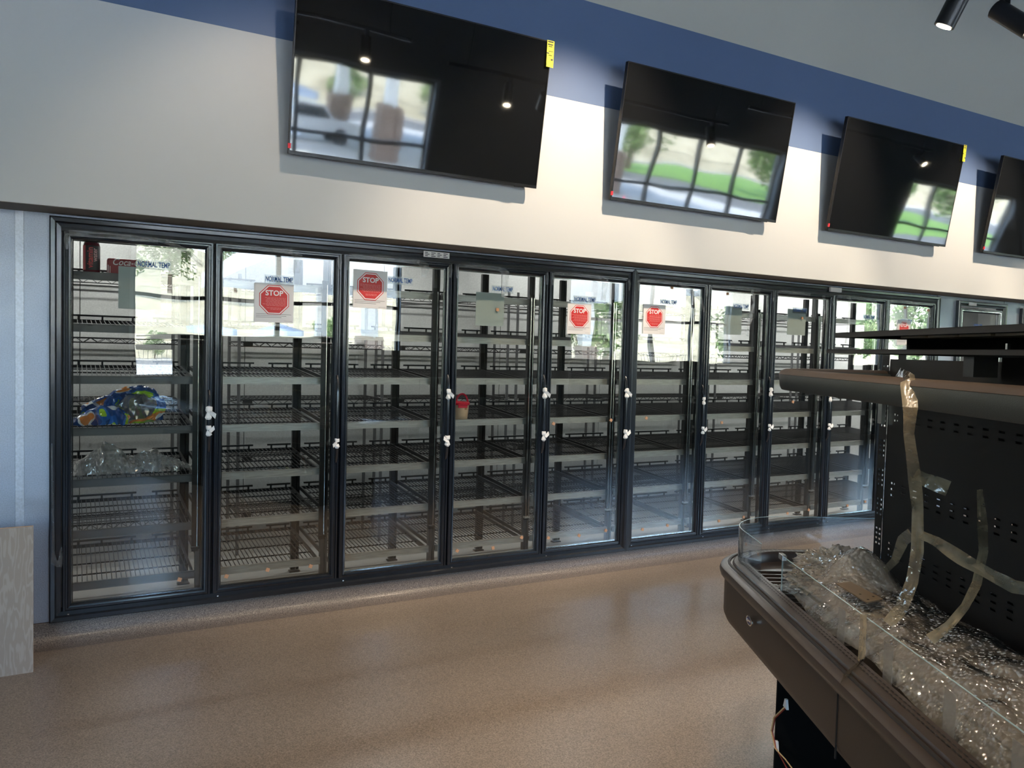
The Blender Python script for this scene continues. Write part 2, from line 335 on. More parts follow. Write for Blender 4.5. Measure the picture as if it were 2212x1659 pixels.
def wrap_mb(kind, seed):
    """torn white foam tied round a handle end, about 6 cm"""
    rnd = random.Random(seed); m = MB(); s = .9+rnd.random()*.3
    pr = [(.004,.034),(.015,.030),(.017,.012),(.009,.0),(.014,-.012),(.018,-.026),(.010,-.036)]
    n = 9; vs = []
    for i, (r, z) in enumerate(pr):
        for j in range(n):
            a = 2*PI*j/n; rr = r*s*(1+.35*noise.noise(Vector((j*1.7, i*1.3, seed))))
            vs.append((rr*math.cos(a), rr*math.sin(a)*.8, z*s+.006*noise.noise(Vector((j, seed, i*2)))))
    fs = [(i*n+j, i*n+(j+1)%n, (i+1)*n+(j+1)%n, (i+1)*n+j) for i in range(len(pr)-1) for j in range(n)]
    m.add(vs, fs+[tuple(range(n))[::-1], tuple((len(pr)-1)*n+j for j in range(n))])
    sx = -1 if rnd.random() < .6 else 1; up_ = 1 if kind else -1
    m.add([(0,-.012,.0),(sx*.030*s,-.016,up_*.030*s),(sx*.034*s,-.020,up_*.008*s),(sx*.012,-.022,up_*-.012),
           (0,-.008,.0),(sx*.028*s,-.011,up_*.031*s),(sx*.035*s,-.014,up_*.006*s),(sx*.012,-.016,up_*-.014)],
          [(0,1,2,3),(7,6,5,4),(0,4,5,1),(1,5,6,2),(2,6,7,3),(3,7,4,0)])
    return m
DB = []
for j in range(10):
    a = (j-1)*P+.005; b = j*P-.005
    if j == 0: a = -.784
    if j == 4: b = 4*P-.030
    if j == 5: a = 4*P+.027
    if j == 9: b = 6.984
    DB.append((a, b))
LABX = [(-.328,2.010,.166),(.383,1.973,.163),(1.179,2.018,.164),(1.957,2.007,.158),(2.67,1.972,.19),(3.49,1.995,.165),(4.29,2.0,.17),(5.02,2.0,.17),(5.98,1.98,.16),(6.55,1.965,.17)]
WRAPS = [(1.156,1.050),(.948,None),(1.261,.938),(1.265,.947),(1.262,.939),(1.193,.947),(1.265,.951),(1.21,.940),(None,.958),(1.2,.95)]
PADS = [[(-.177,.157)],[(.089,.145),(.335,.157),(.605,.150)],[],[(1.646,.144),(1.932,.135),(2.170,.19)],[(2.404,.165),(2.682,.157),(2.935,.174),(2.42,1.03),(2.95,1.045)],
        [(3.30,.15),(3.56,.16),(3.87,.18),(3.52,2.115),(3.30,1.055)],[(4.13,.15),(4.42,.16),(4.70,.17),(4.13,2.10),(4.12,1.0)],[(4.97,.15),(5.25,.16),(5.49,.18),(4.98,1.17)],[(5.79,.16),(6.05,.18),(6.27,.19),(5.76,1.21)],[(6.47,.15),(6.52,2.10),(6.9,2.09)]]
for bank, (x0, x1, js) in enumerate(((XL, 4*P, range(0,5)), (4*P, XR, range(5,10)))):
    cooler = empty('display_cooler', (x0, 0, 0), 'black framed five-door glass display cooler %s' % (('at the left, beside the embossed metal panel', 'at the right, running behind the island merchandiser')[bank]), 'cooler', 'reach-in cooler banks')
    def at(o): o.location.x -= x0; return o
    def bl(mb, name, mt, parent=cooler, **k):
        o = mb.build(name, mt, parent, **k)
        if parent is cooler: o.location.x -= x0
        return o
    bl(MB().loop(x0, x1, 0, H, OUTP), 'outer_frame', BLK)
    bl(MB().box(x0+.05, x1-.05, -.020, .05, H-.075, H-.054), 'header_rail', RUB)
    bl(MB().box(x0+.05, x1-.05, -.012, .05, .034, .046), 'sill_rail', RUB)
    for j in list(js)[:-1]:
        bl(MB().box((j)*P-.022, (j)*P+.022, .022, .085, .05, H-.06), 'mullion', BLK)
    for j in js:                                      # twin clear light tubes beside each mullion
        xe = DB[j][1]-.045-.035
        l = bl(MB().box(xe-.018, xe+.020, .075, .09, .30, 1.99), 'mullion_light', POST)
        if j == 0: l['label'] = 'vertical light fixture behind the door glass'
        MB().tube([(xe+.012, .066, .33), (xe+.012, .066, 1.965)], .0035 if j < 3 else .0062, 8).build('clear_tube', CHR, l)
        if j > 2: MB().tube([(xe-.010, .066, .33), (xe-.010, .066, 1.965)], .0062, 8).build('clear_tube', CHR, l)
        MB().box(xe-.022, xe+.026, .060, .09, .315, .330).build('bracket', RAIL if j > 2 else POST, l, .002)
    for j in js:
        a, b = DB[j]
        d = bl(MB().loop(a, b, .042, 2.166, DOORP), 'door', BLK)
        d['label'] = '%s black framed glass door from the left' % ORD[j]
        MB().box(a+.043, b-.043, .004, .010, .085, 2.123).build('glass_pane', DGLASS, d)
        MB().loop(a+.046, b-.046, .088, 2.120, [(0,.011),(0,.018),(.006,.018),(.006,.011)]).build('glazing_bead', CHR if j > 1 else RUB, d)
        # bow handle
        zt, zb = WRAPS[j]; zt = zt or 1.26; zb = zb or (zt-.3)
        h0, h1 = (zt-.0, zb+.0); hx = b-.020
        if j == 1: h0, h1 = 1.25, .95
        MB().tube([(hx+.002, -.012, h0+.13), (hx, -.030, h0+.10), (hx-.003, -.046, h0+.02), (hx-.003, -.048, (h0+h1)/2), (hx-.003, -.046, h1-.02), (hx, -.030, h1-.10), (hx+.002, -.012, h1-.13)],
                  [.008,.011,.012,.011,.012,.011,.008], 10).build('handle', BLK, d, smooth=True)
        for q, z in enumerate(WRAPS[j]):
            if z: wrap_mb(q == 1, j*2.3+q).build('foam_wrap', TAPEW, d, loc=(hx-.004, -.050, z))
        lx, lz, lw = LABX[j]
        st = MB().box(lx-lw/2-.008, lx+lw/2+.008, .0018, .0034, lz-.026, lz+.026).build('temperature_sticker', LABELCL, d)
        text_mesh('NORMAL TEMP', .043, LBLUE, d, (lx, .0012, lz), sx=lw/.285, bold=.0007)
        for px, pz in PADS[j]:
            MB().box(-.011, .011, -.003, .004, -.011, .011).build('cork_pad', CORK, d, loc=(px, .001, pz)).rotation_euler = (0, (px*7) % .9-.2, 0)
        # peeling protective film along the top rail and in the corners
        rnd = random.Random(j+40); f = MB(); xa = a+.03; TOPF = f; xb = a+(b-a)*rnd.uniform(.45, .8)
        zt = 2.15; crumple(f, [(xa, -.020, zt), ((xa+xb)/2, -.022, zt+.004), (xb, -.024, zt-.002)], .035, j, amp=.008)
        dr = rnd.uniform(.05, .2)
        if j == 0: crumple(f, [(-.42,-.024,2.160),(-.27,-.040,2.145),(-.16,-.034,2.10),(-.062,-.024,2.024)], [.012,.03,.03,.02], 3, amp=.01)
        elif j == 5: crumple(f, [(3.55,-.024,2.150),(3.66,-.045,2.10),(3.78,-.05,2.03),(3.83,-.03,1.93)], [.03,.05,.03,.02], 5, amp=.012)
        elif j == 7: crumple(f, [(5.28,-.024,2.150),(5.29,-.035,2.0),(5.28,-.03,1.8),(5.28,-.025,1.5)], [.04,.02,.015,.012], 9, amp=.01)
        elif j == 6: crumple(f, [(4.38,-.024,2.150),(4.385,-.035,2.04),(4.36,-.03,1.9),(4.33,-.03,1.75)], [.035,.03,.05,.02], 11, amp=.012)
        else: crumple(f, [(xb-.02, -.024, zt), (xb+.03, -.045, zt-.03), (xb+.02, -.04, zt-.05-dr)], [.02,.06,.04], j+5, amp=.014)
        f.build('protective_film', FILM, d, smooth=True)
        for cx in (a+.02, b-.02):
            f = MB(); crumple(f, [(cx, -.02, 2.15), (cx, -.026, 2.11), (cx, -.022, 2.06)], [.02,.03,.012], j+cx, amp=.007); f.build('film_corner', FILM, d, smooth=True)
    if bank == 0:
        ck = bl(MB().box(1.325, 1.515, -.0395, -.037, 2.186, 2.226), 'rating_label', PAPER)
        mk = MB()
        for r in range(3):
            for c in range(4): mk.box(1.335+c*.045, 1.355+c*.045+.012*((r+c) % 2), -.0402, -.0396, 2.192+r*.011, 2.197+r*.011)
        bl(mk, 'small_print', INK)
        f = MB(); crumple(f, [(XL+.012,-.036,1.0),(XL+.02,-.036,.40),(XL+.024,-.04,.345),(XL+.050,-.055,.33),(XL+.056,-.045,.37),(XL+.058,-.035,.42)], [.008,.012,.03,.03,.02,.01], 2, amp=.01)
        bl(f, 'torn_film', FILM)
    else:
        bl(MB().box(5.35, 5.50, -.055, -.037, 2.188, 2.228), 'rating_label', PAPER)
        f = MB(); crumple(f, [(5.62,-.03,2.17),(5.62,-.045,2.12),(5.615,-.04,1.9),(5.60,-.03,1.72)], [.03,.05,.03,.02], 2, amp=.014); bl(f, 'torn_film', FILM)
    for j in js: bl(MB().lathe([(.006,0),(.006,.006)], 8, ((DB[j][0]+.03), -.026, .036)), 'hinge_bolt', CHR)
for k, (a, b, zt, lab) in enumerate(((7.362, 8.249, 2.215, 'single-door black framed glass freezer beside the long cooler bank'), (8.554, 9.44, 2.19, 'black framed glass freezer door at the far right edge'))):
    t = empty('freezer', (a, 0, 0), lab, 'freezer', 'single door freezers')
    MB().loop(0, b-a, 0, zt, OUTP).build('outer_frame', BLK, t)
    d = MB().loop(.06, b-a-.06, .045, zt-.07, DOORP).build('door', BLK, t)
    MB().box(.10, b-a-.10, .004, .010, .09, zt-.11).build('glass_pane', DGLASS, d)
    MB().loop(.085, b-a-.085, .07, zt-.095, [(0,-.020),(0,-.016),(.006,-.016),(.006,-.020)]).build('trim_line', CHR, d)
    MB().tube([(b-a-.08,-.02,1.35),(b-a-.08,-.05,1.30),(b-a-.08,-.05,.95),(b-a-.08,-.02,.90)], .012, 8).build('handle', BLK, d)
    text_mesh('NORMAL TEMP', .040, LBLUE, d, ((b-a)*.46, -.001, 1.97), sx=.55)
    MB().box(.16, .30, -.040, -.037, zt-.045, zt-.012).build('rating_label', PAPER, t)
    f = MB(); crumple(f, [(.15,-.03,zt-.085),(.4,-.03,zt-.08),(.6,-.03,zt-.095)], .03, k+3, amp=.012); f.build('protective_film', FILM, d)

# ------------------------------------------------------------------ notices taped to the doors
FINE = ['row']
def sign(px, pz, w, h, lab, rz=0, octr=.092, oz=.012, curl=.0):
    t = empty('stop_sign', (px, .0, pz), lab, 'sign', 'stop notices taped to the doors'); t.rotation_euler = (0, rz, 0)
    MB().box(-w/2, w/2, -.0016, .0005, -h/2, h/2).build('paper', PAPER, t)
    def octo(r, y0, y1): 
        p = [(r*math.cos(PI/8+k*PI/4), r*math.sin(PI/8+k*PI/4)+oz) for k in range(8)]
        return MB().add([(x, y0, z) for x, z in p]+[(x, y1, z) for x, z in p], [tuple(range(8)), tuple(range(8, 16))[::-1]]+[(i, (i+1) % 8, 8+(i+1) % 8, 8+i) for i in range(8)])
    octo(octr+.005, -.0019, -.0015).build('octagon_outline', RED, t); octo(octr, -.0023, -.0018).build('octagon_border', INKW, t); octo(octr*.93, -.0027, -.0022).build('octagon', RED, t)
    text_mesh('STOP', .045, INKW, t, (0, -.003, oz+.040), sx=1.0, bold=.0011)
    fp = MB()
    rnd = random.Random(int(px*10))
    for r in range(10):
        z = oz+.012-r*.0078
        if r in (7,): continue
        hw = .070 if r < 7 else .045
        x = -hw
        while x < hw-.004:
            l = rnd.uniform(.008, .022)
            if x > -hw+.013 or rnd.random() < .4: fp.box(x, min(x+l, hw), -.0030, -.0026, z-.0012, z+.0010)
            x += l+.0035
    fp.build('fine_print', INKF, t)
    bp = MB()
    for r in range(3): bp.box(-w*.46, w*.44-r*.03, -.0020, -.0016, -h/2+.050-r*.010, -h/2+.0520-r*.010)
    bp.box(w*.26, w*.46, -.0020, -.0016, -h/2+.010, -h/2+.0112)
    bp.build('foot_print', INK, t); return t
sign(.353, 1.826, .238, .239, 'STOP notice on the second door, with a straight white page under the blue temperature sticker', .0, .093, .020)
sign(.970, 1.948, .230, .248, 'STOP notice placed highest, on the third door left of its sticker', .01, .092, .018)
sign(2.622, 1.824, .214, .231, 'STOP notice on the fifth door, left of the dark reflection', 0, .088, .018)
sign(3.345, 1.850, .224, .237, 'STOP notice on the sixth door, beside the seam of the two cooler banks', 0, .088, .018)
sign(6.515, 1.850, .204, .25, 'STOP notice on the tenth door, half hidden by the island shelf top', 0, .080, .030)
for px, pz, w, h, lab, dots in ((-.400, 1.872, .220, .240, 'blank pale blue sheet on the first door', []),
        (1.863, 1.860, .226, .237, 'blank pale sheet with one small brown pad on the fourth door', [(.055,.0)]),
        (4.212, 1.876, .204, .240, 'blank pale sheet on the seventh door behind hanging film', []),
        (4.992, 1.893, .234, .233, 'blank pale sheet with a dark square pad on the eighth door', [(.06,.04)]),
        (6.04, 1.872, .206, .179, 'small blank pale sheet on the ninth door above the island shelves', [])):
    t = empty('paper_sheet', (px, 0, pz), lab, 'paper', 'blank notices seen on the doors')
    MB().box(-w/2, w/2, .0105, .0125, -h/2, h/2).build('sheet', PBACK, t)
    for dx, dz in dots: MB().box(dx-.011, dx+.011, -.003, .003, dz-.011, dz+.011).build('pad', CORK, t)

# ------------------------------------------------------------------ gravity-feed wire shelving right behind the doors
LV = [1.940, 1.642, 1.345, 1.046, .748, .452, .150]
YF, YB, RISE = .135, .90, .055
def sh_z(z, y): return z+RISE*(y-YF)/(YB-YF)
def make_deck(x0, x1, z):
    m = MB(); n = 27
    for i in range(n):
        x = x0+.012+(x1-x0-.024)*i/(n-1)
        m.add([(x-.0022,YF+.01,sh_z(z,YF)-.002),(x+.0022,YF+.01,sh_z(z,YF)-.002),(x+.0022,YF+.01,sh_z(z,YF)+.003),(x-.0022,YF+.01,sh_z(z,YF)+.003),
               (x-.0022,YB,sh_z(z,YB)-.002),(x+.0022,YB,sh_z(z,YB)-.002),(x+.0022,YB,sh_z(z,YB)+.003),(x-.0022,YB,sh_z(z,YB)+.003)],
              [(0,1,2,3),(4,7,6,5),(0,4,5,1),(1,5,6,2),(2,6,7,3),(3,7,4,0)])
    return m
def make_cross(x0, x1, z):
    m = MB()
    for y in (.33, .53, .73): zz = sh_z(z, y)-.006; m.box(x0+.004, x1-.004, y-.004, y+.004, zz-.005, zz+.003)
    for x in (x0+.006, x1-.006):
        m.add([(x-.005,YF,z-.022),(x+.005,YF,z-.022),(x+.005,YF,z+.004),(x-.005,YF,z+.004),(x-.005,YB,z+RISE-.022),(x+.005,YB,z+RISE-.022),(x+.005,YB,z+RISE+.004),(x-.005,YB,z+RISE+.004)],
              [(0,1,2,3),(4,7,6,5),(0,4,5,1),(1,5,6,2),(2,6,7,3),(3,7,4,0)])
    m.box(x0, x1, YB-.006, YB+.006, z+RISE-.018, z+RISE+.004); return m
BND = [-.80]+[k*P-.052 for k in range(0, 9)]+[9*P-.06]
WORDS = ['first','second','third','fourth','fifth','sixth','seventh','eighth','ninth','tenth']
deck0 = cross0 = None
for j in range(10):
    x0, x1 = BND[j]+.026, BND[j+1]-.026
    w_ = x1-x0
    t = empty('wire_shelving', (x0, 0, 0), 'black wire shelving bay behind the %s glass door from the left' % WORDS[j], 'shelving', 'shelving bays behind the cooler doors')
    same = 0 < j < 9
    for q, z in enumerate(LV):
        rl = MB().box(0, w_, YF-.012, YF-.006, z-.026, z+.016).box(0, w_, YF-.014, YF+.004, z-.028, z-.024).box(0, w_, YF-.012, YF+.006, z+.014, z+.018)
        shelf = rl.build('shelf', RAIL if j > 0 else POSTG, t)  # first bay's rails use a darker metal, standing in for the weaker light there
        if same and deck0 is not None and abs(w_-deck0[2]) < .002:
            for nm, me0 in (('wire_deck', deck0[0]), ('shelf_frame', deck0[1])):
                o = bpy.data.objects.new(nm, me0); C.objects.link(o); o.parent = shelf; o.location = (0, 0, z)
        else:
            d = make_deck(0, w_, 0).build('wire_deck', WIRE, shelf, loc=(0,0,z)); f = make_cross(0, w_, 0).build('shelf_frame', WIRE, shelf, loc=(0,0,z))
            if same and deck0 is None: deck0 = (d.data, f.data, w_)
        d0 = C.objects[-1] if False else None
        rr = MB(); zb = z+RISE+.030
        for a, b in ((.03, w_*.60), (w_*.74, w_-.02)): rr.box(a, b, YB-.012, YB+.004, zb-.006, zb+.006)
        for xx in (.07, w_*.3, w_*.56, w_*.78, w_-.05): rr.box(xx-.006, xx+.006, YB-.008, YB, zb-.035, zb)
        rr.build('back_rail', WIRE, shelf)
    ps = [w_+.026] + ([-.026] if j == 0 else [])
    for px in ps:
        for y in (YF+.012, YB+.02):
            pw = .024 if y < .5 else .030
            m = MB().box(px-pw, px+pw*.1, y-.012, y+.018, -.005 if y < .5 else FL+.0, 2.2).box(px+pw*.3, px+pw, y-.012, y+.018, -.005 if y < .5 else FL, 2.2)
            m.box(px-pw, px+pw, y+.010, y+.014, FL, 2.2)
            if y > .5: m.box(px-.04, px+.04, y-.02, y+.03, FL-.018, FL-.01)
            m.build('post', POST if y > .5 else POSTG, t)
# cross braces high up behind doors three and four
for j, zz in ((2, 1.98), (3, 2.0), (6, 2.0), (7, 2.0)):
    t = empty('cross_brace', (BND[j], YB+.03, zz), 'pair of thin black brace rods high behind the %s door' % WORDS[j], 'brace', 'brace rods between shelving posts')
    for dz in (0, -.055): MB().tube([(0, 0, dz-.04), (P, 0, dz+.03)], .0045, 6).build('rod', WIRE, t)
# ------------------------------------------------------------------ storage racks along the rear wall
def truss(m, x0, x1, y, z):
    m.box(x0, x1, y-.004, y+.004, z+.014, z+.022).box(x0, x1, y-.004, y+.004, z-.022, z-.014)
    n = max(4, round((x1-x0)/.05)); s = (x1-x0)/n
    for i in range(n):
        a, b = (z-.018, z+.018) if i % 2 else (z+.018, z-.018)
        m.tube([(x0+i*s, y, a), (x0+(i+1)*s, y, b)], .003, 4, caps=False)
RX = [(-1.62, -.02), (.42, 1.62), (1.72, 2.86), (2.96, 4.10), (4.2, 5.4), (5.5, 6.7), (6.8, 8.0)]
for k, (a, b) in enumerate(RX):
    t = empty('storage_rack', (a, 1.55, 0), 'black wire storage rack against the rear cooler wall, %s from the left' % WORDS[k], 'rack', 'rear storage racks')
    for z in (2.03, 1.565, 1.10, .64, .18):
        m = MB()
        for y in (0, .46): truss(m, 0, b-a, y, z)
        for x in (0, b-a):
            m.box(x-.004, x+.004, 0, .46, z+.014, z+.022).box(x-.004, x+.004, 0, .46, z-.022, z-.014)
        s = m.build('shelf', WIRE, t)
        d = MB()
        for i in range(int((b-a)/.035)): d.box(i*.035+.01, i*.035+.0135, 0, .46, z+.018, z+.0215)
        for y in (.12,.24,.36): d.box(0, b-a, y-.003, y+.003, z+.010, z+.016)
        d.build('wire_deck', WIRE, s)
        MB().box(.03, .105, -.010, -.005, z-.016, z+.016).build('badge', POST, s)
    for x in (0, b-a):
        for y in (0, .46):
            p = MB().tube([(x, y, FL-.015), (x, y, 2.12)], .0135, 10)
            for i in range(38): p.tube([(x, y, .0+i*.055), (x, y, .004+i*.055)], .0150, 10)
            p.build('post', POSTG, t, smooth=False)
# strip lights on the cooler ceiling
TUBE = mat('tube_light', (1,1,1), .4, emit=(.93,.97,1,2.5))
for k, x in enumerate((-.6, 1.6, 3.8, 6.0, 8.2)):
    t = empty('strip_light', (x, 1.25, 2.698), 'ceiling strip light inside the cooler, %s from the left' % WORDS[k], 'light', 'cooler ceiling lights')
    MB().box(-.6, .6, -.06, .06, -.03, .018).build('housing', WHT, t, .004); MB().box(-.57, .57, -.045, .045, -.055, -.031).build('diffuser', TUBE, t, .006)
    l = bpy.data.lights.new('strip_light_lamp', 'AREA'); l.shape = 'RECTANGLE'; l.size = 1.1; l.size_y = .09; l.energy = (27, 27, 30, 52, 100)[k]; l.color = (.95, .97, 1)
    o = bpy.data.objects.new('strip_light_lamp', l); C.objects.link(o); o.location = (x, 1.25, 2.635)

# ------------------------------------------------------------------ things left on the shelves
BOT = mat('dark_red_bottle', (.16,.01,.02), .15, 0, .6); BRED = mat('bottle_red_band', (.75,.05,.06), .35); BCAP = mat('bottle_cap', (.17,.01,.03), .4)
BLBL = mat('bottle_dark_label', (.05,.045,.05), .35); PALEP = mat('pale_pink_ink', (.95,.55,.55), .5)
t = empty('drink_bottle', (-.640, .235, 1.958), 'dark red drink bottle on the top shelf behind the first door', 'bottle')
t.scale = (1.32, 1.32, 1.32)
MB().lathe([(.030,0),(.033,.004),(.034,.02),(.034,.118),(.030,.130),(.028,.136),(.032,.146),(.030,.150),(.022,.160),(.016,.166),(.016,.178)], 24).build('body', BOT, t, smooth=True)
MB().lathe([(.0175,.170),(.0185,.172),(.0185,.190),(.016,.192)], 20).build('cap', BCAP, t, smooth=True)
def arc_label(m, r, a0, a1, z0, z1, n=8):
    vs = []
    for i in range(n+1):
        a = a0+(a1-a0)*i/n; vs += [(r*math.sin(a), -r*math.cos(a), z0), (r*math.sin(a), -r*math.cos(a), z1)]
    return m.add(vs, [(2*i, 2*i+2, 2*i+3, 2*i+1) for i in range(n)])
arc_label(MB(), .0348, -1.35, 1.2, .012, .118).build('label', BLBL, t); arc_label(MB(), .0352, -1.3, -.75, .012, .118).build('red_band', BRED, t)
text_mesh('vitamin', .034, BRED, t, (-.006, -.0362, .066), (PI/2, -PI/2, 0), sx=.92, bold=.0006)
text_mesh('water', .026, PALEP, t, (.013, -.0350, .078), (PI/2, -PI/2, .0), sx=.95, bold=.0003)
t = empty('drink_carton', (-.445, .25, 1.955), 'dark red drink carton lying on the top shelf beside the bottle', 'carton')
CRED = mat('carton_red', (.30,.015,.02), .4)
MB().box(-.115, .115, -.035, .05, 0, .098).build('box', CRED, t, .010)
text_mesh('Coca-Cola', .054, INKW, t, (.01, -.0362, .075), sx=.86, shear=.35, bold=.0006)
MB().box(-.112, -.108, -.0362, -.0352, .006, .056).box(-.102, -.099, -.0362, -.0352, .006, .050).build('white_stripe', INKW, t)
def blob(name, size, seed, sub, ridge, parent, mt, loc, zflat=0, fr=3.0, rot=0):
    import bmesh
    bm = bmesh.new(); bmesh.ops.create_icosphere(bm, subdivisions=sub, radius=1)
    for v in bm.verts:
        p = v.co.copy(); q = p*fr+Vector((seed, seed*1.7, 0))
        r = 1+.28*noise.noise(q*.6)+ridge*(abs(noise.noise(q*1.4))+.6*abs(noise.noise(q*2.9))-.35)
        v.co = Vector((p.x*r*size[0], p.y*r*size[1], max(p.z*r*size[2], -size[2]*zflat)))
    me = bpy.data.meshes.new(name); bm.to_mesh(me); bm.free(); me.materials.append(mt)
    o = bpy.data.objects.new(name, me); C.objects.link(o); o.parent = parent; o.location = loc; o.rotation_euler = (0, 0, rot); return o
# printed bag: flat sheets of film, crumpled
BAGM = mat('printed_bag_film', (.02,.08,.3), .22, 0, .7, coat=.8); v = coords(BAGM); L = BAGM.node_tree.links
vo = nd(BAGM, 'ShaderNodeTexNoise'); vo.inputs['Scale'].default_value = 6.5; vo.inputs['Detail'].default_value = 1.0; L.new(v, vo.inputs['Vector'])
rp = nd(BAGM, 'ShaderNodeValToRGB'); rp.color_ramp.interpolation = 'CONSTANT'; e = rp.color_ramp.elements
cs = [(0,(.75,.26,.05)),(.33,(.70,.74,.78)),(.37,(.015,.07,.27)),(.50,(.03,.16,.5)),(.555,(.38,.66,.03)),(.63,(.80,.30,.06)),(.68,(.62,.64,.66))]
while len(e) < len(cs): e.new(.5)
for i, (p_, c_) in enumerate(cs): e[i].position = p_; e[i].color = (*c_, 1)
L.new(vo.outputs['Fac'], rp.inputs['Fac']); setc(BAGM, rp.outputs[0])
_c, _f = noise_col(BAGM, v, 45, [(0,0,0),(1,1,1)], 3); bump(BAGM, _f, .5, .006)
def film_mound(name, parent, mt, keys, depth, seed, nx=44, nv=22, amp=.016, fr=16, y0=0, v0=0., v1=1.):
    """faceted crumpled film over an arch; keys = (x, crest height)"""
    vs = []; xs_ = [k[0] for k in keys]; hs = [k[1] for k in keys]
    for i in range(nx):
        x = xs_[0]+(xs_[-1]-xs_[0])*i/(nx-1); h = float(np.interp(x, xs_, hs))
        for j in range(nv):
            a = PI*(v0+(v1-v0)*j/(nv-1)); p = Vector((x, y0-depth*math.cos(a)*(.6+.4*math.sin(i*.4)), h*math.sin(a)**.8 if math.sin(a) > 0 else 0))
            q = p*fr+Vector((seed, seed*2.3, 0)); r = 1-abs(noise.noise(q))*2; r2 = 1-abs(noise.noise(q*2.3))*2
            dv = Vector((noise.noise(q+Vector((9,0,0))), noise.noise(q+Vector((0,9,0))), 0))*amp*1.3
            p += dv+Vector((0, -.6, .8))*(r*amp*.8+r2*amp*.45)
            p.z = max(p.z, .002+.004*(j % 2)); vs.append(p)
    fs = []
    for i in range(nx-1):
        for j in range(nv-1):
            a, b, c, d = i*nv+j, i*nv+j+1, (i+1)*nv+j+1, (i+1)*nv+j
            fs += [(a,b,c),(a,c,d)] if (i+j) % 2 else [(a,b,d),(b,c,d)]
    m = MB(); m.add(vs, fs); return m.build(name, mt, parent)
SILV = clear('bag_clear_window', (.88,.88,.88), 4.0, .08, .16, (.8,.8,.8))
t = empty('plastic_bag', (-.47, .30, 1.066), 'crumpled printed plastic bag in blue, green and orange on the shelf behind the first door', 'bag')
film_mound('printed_front_fold', t, BAGM, [(-.27,.03),(-.2,.07),(-.12,.115),(-.02,.10),(.03,.045)], .09, 3.1, 40, 20, .014, y0=-.06)
film_mound('printed_back_fold', t, BAGM, [(-.22,.10),(-.1,.17),(.02,.215),(.14,.225),(.2,.18),(.235,.05)], .07, 7.7, 50, 20, .014, y0=.05, v0=.30)
m = MB(); n = 52; vs = []
for i in range(n):                                   # printed rim round the clear window
    a = 2*PI*i/n
    for j in range(7):
        wv = .32+.16*noise.noise(Vector((a*1.1, 2, 4))); r = 1-wv*(j/6)
        vs.append((.065+.172*r*math.cos(a)+.008*noise.noise(Vector((a*5, j*2, 3))), -.045+.05*(j/6)*math.sin(a)+.016*noise.noise(Vector((a*4, j*1.5, 0))), max(.006, .108+.112*r*math.sin(a)+.012*noise.noise(Vector((a*4, j*2, 1))))))
m.add(vs, [(i*7+j, ((i+1) % n)*7+j, ((i+1) % n)*7+j+1, i*7+j+1) for i in range(n) for j in range(6)])
m.build('printed_rim', BAGM, t)
film_mound('clear_window', t, SILV, [(-.06,.10),(.02,.17),(.12,.18),(.20,.12)], .05, 5.5, 26, 18, .012, y0=-.01)
t = empty('clear_plastic_bag', (-.42, .30, .768), 'crumpled clear plastic bag on the shelf below the printed bag', 'bag')
film_mound('left_peak', t, CLRBAG, [(-.32,.06),(-.24,.12),(-.14,.185),(-.08,.15),(-.02,.07)], .10, 2.2, 40, 26, .022, 13, y0=-.03)
film_mound('low_front', t, CLRBAG, [(-.33,.03),(-.2,.09),(-.05,.075),(.08,.06),(.16,.05)], .10, 6.1, 52, 22, .020, 15, y0=-.05)
film_mound('right_tail', t, CLRBAG, [(-.04,.08),(.06,.115),(.13,.13),(.20,.08),(.30,.045),(.345,.015)], .09, 9.3, 48, 24, .020, 13)
PR = mat('pail_red', (.62,.02,.05), .35); PT = mat('pail_body', (.85,.62,.42), .35)
t = empty('pail', (1.752, .235, 1.0585), 'small translucent pail with red lid and handle on a shelf behind the fourth door', 'pail')
MB().lathe([(.052,0),(.055,.003),(.066,.105),(.067,.108)], 24).build('body', PT, t, smooth=True)
MB().lathe([(.066,.104),(.071,.106),(.072,.120),(.066,.126),(.050,.128),(.048,.122)], 24).build('lid', PR, t, smooth=True)
MB().tube([(math.cos(a)*.046, -.03, .124+math.sin(a)*.062) for a in [PI*i/12 for i in range(13)]], .0075, 8).build('handle', PR, t, smooth=True)
MB().box(-.045, .03, -.066, -.058, .085, .110).build('lid_tab', PR, t, .003); MB().box(.008, .026, -.063, -.059, .072, .088).build('pad', CORK, t)

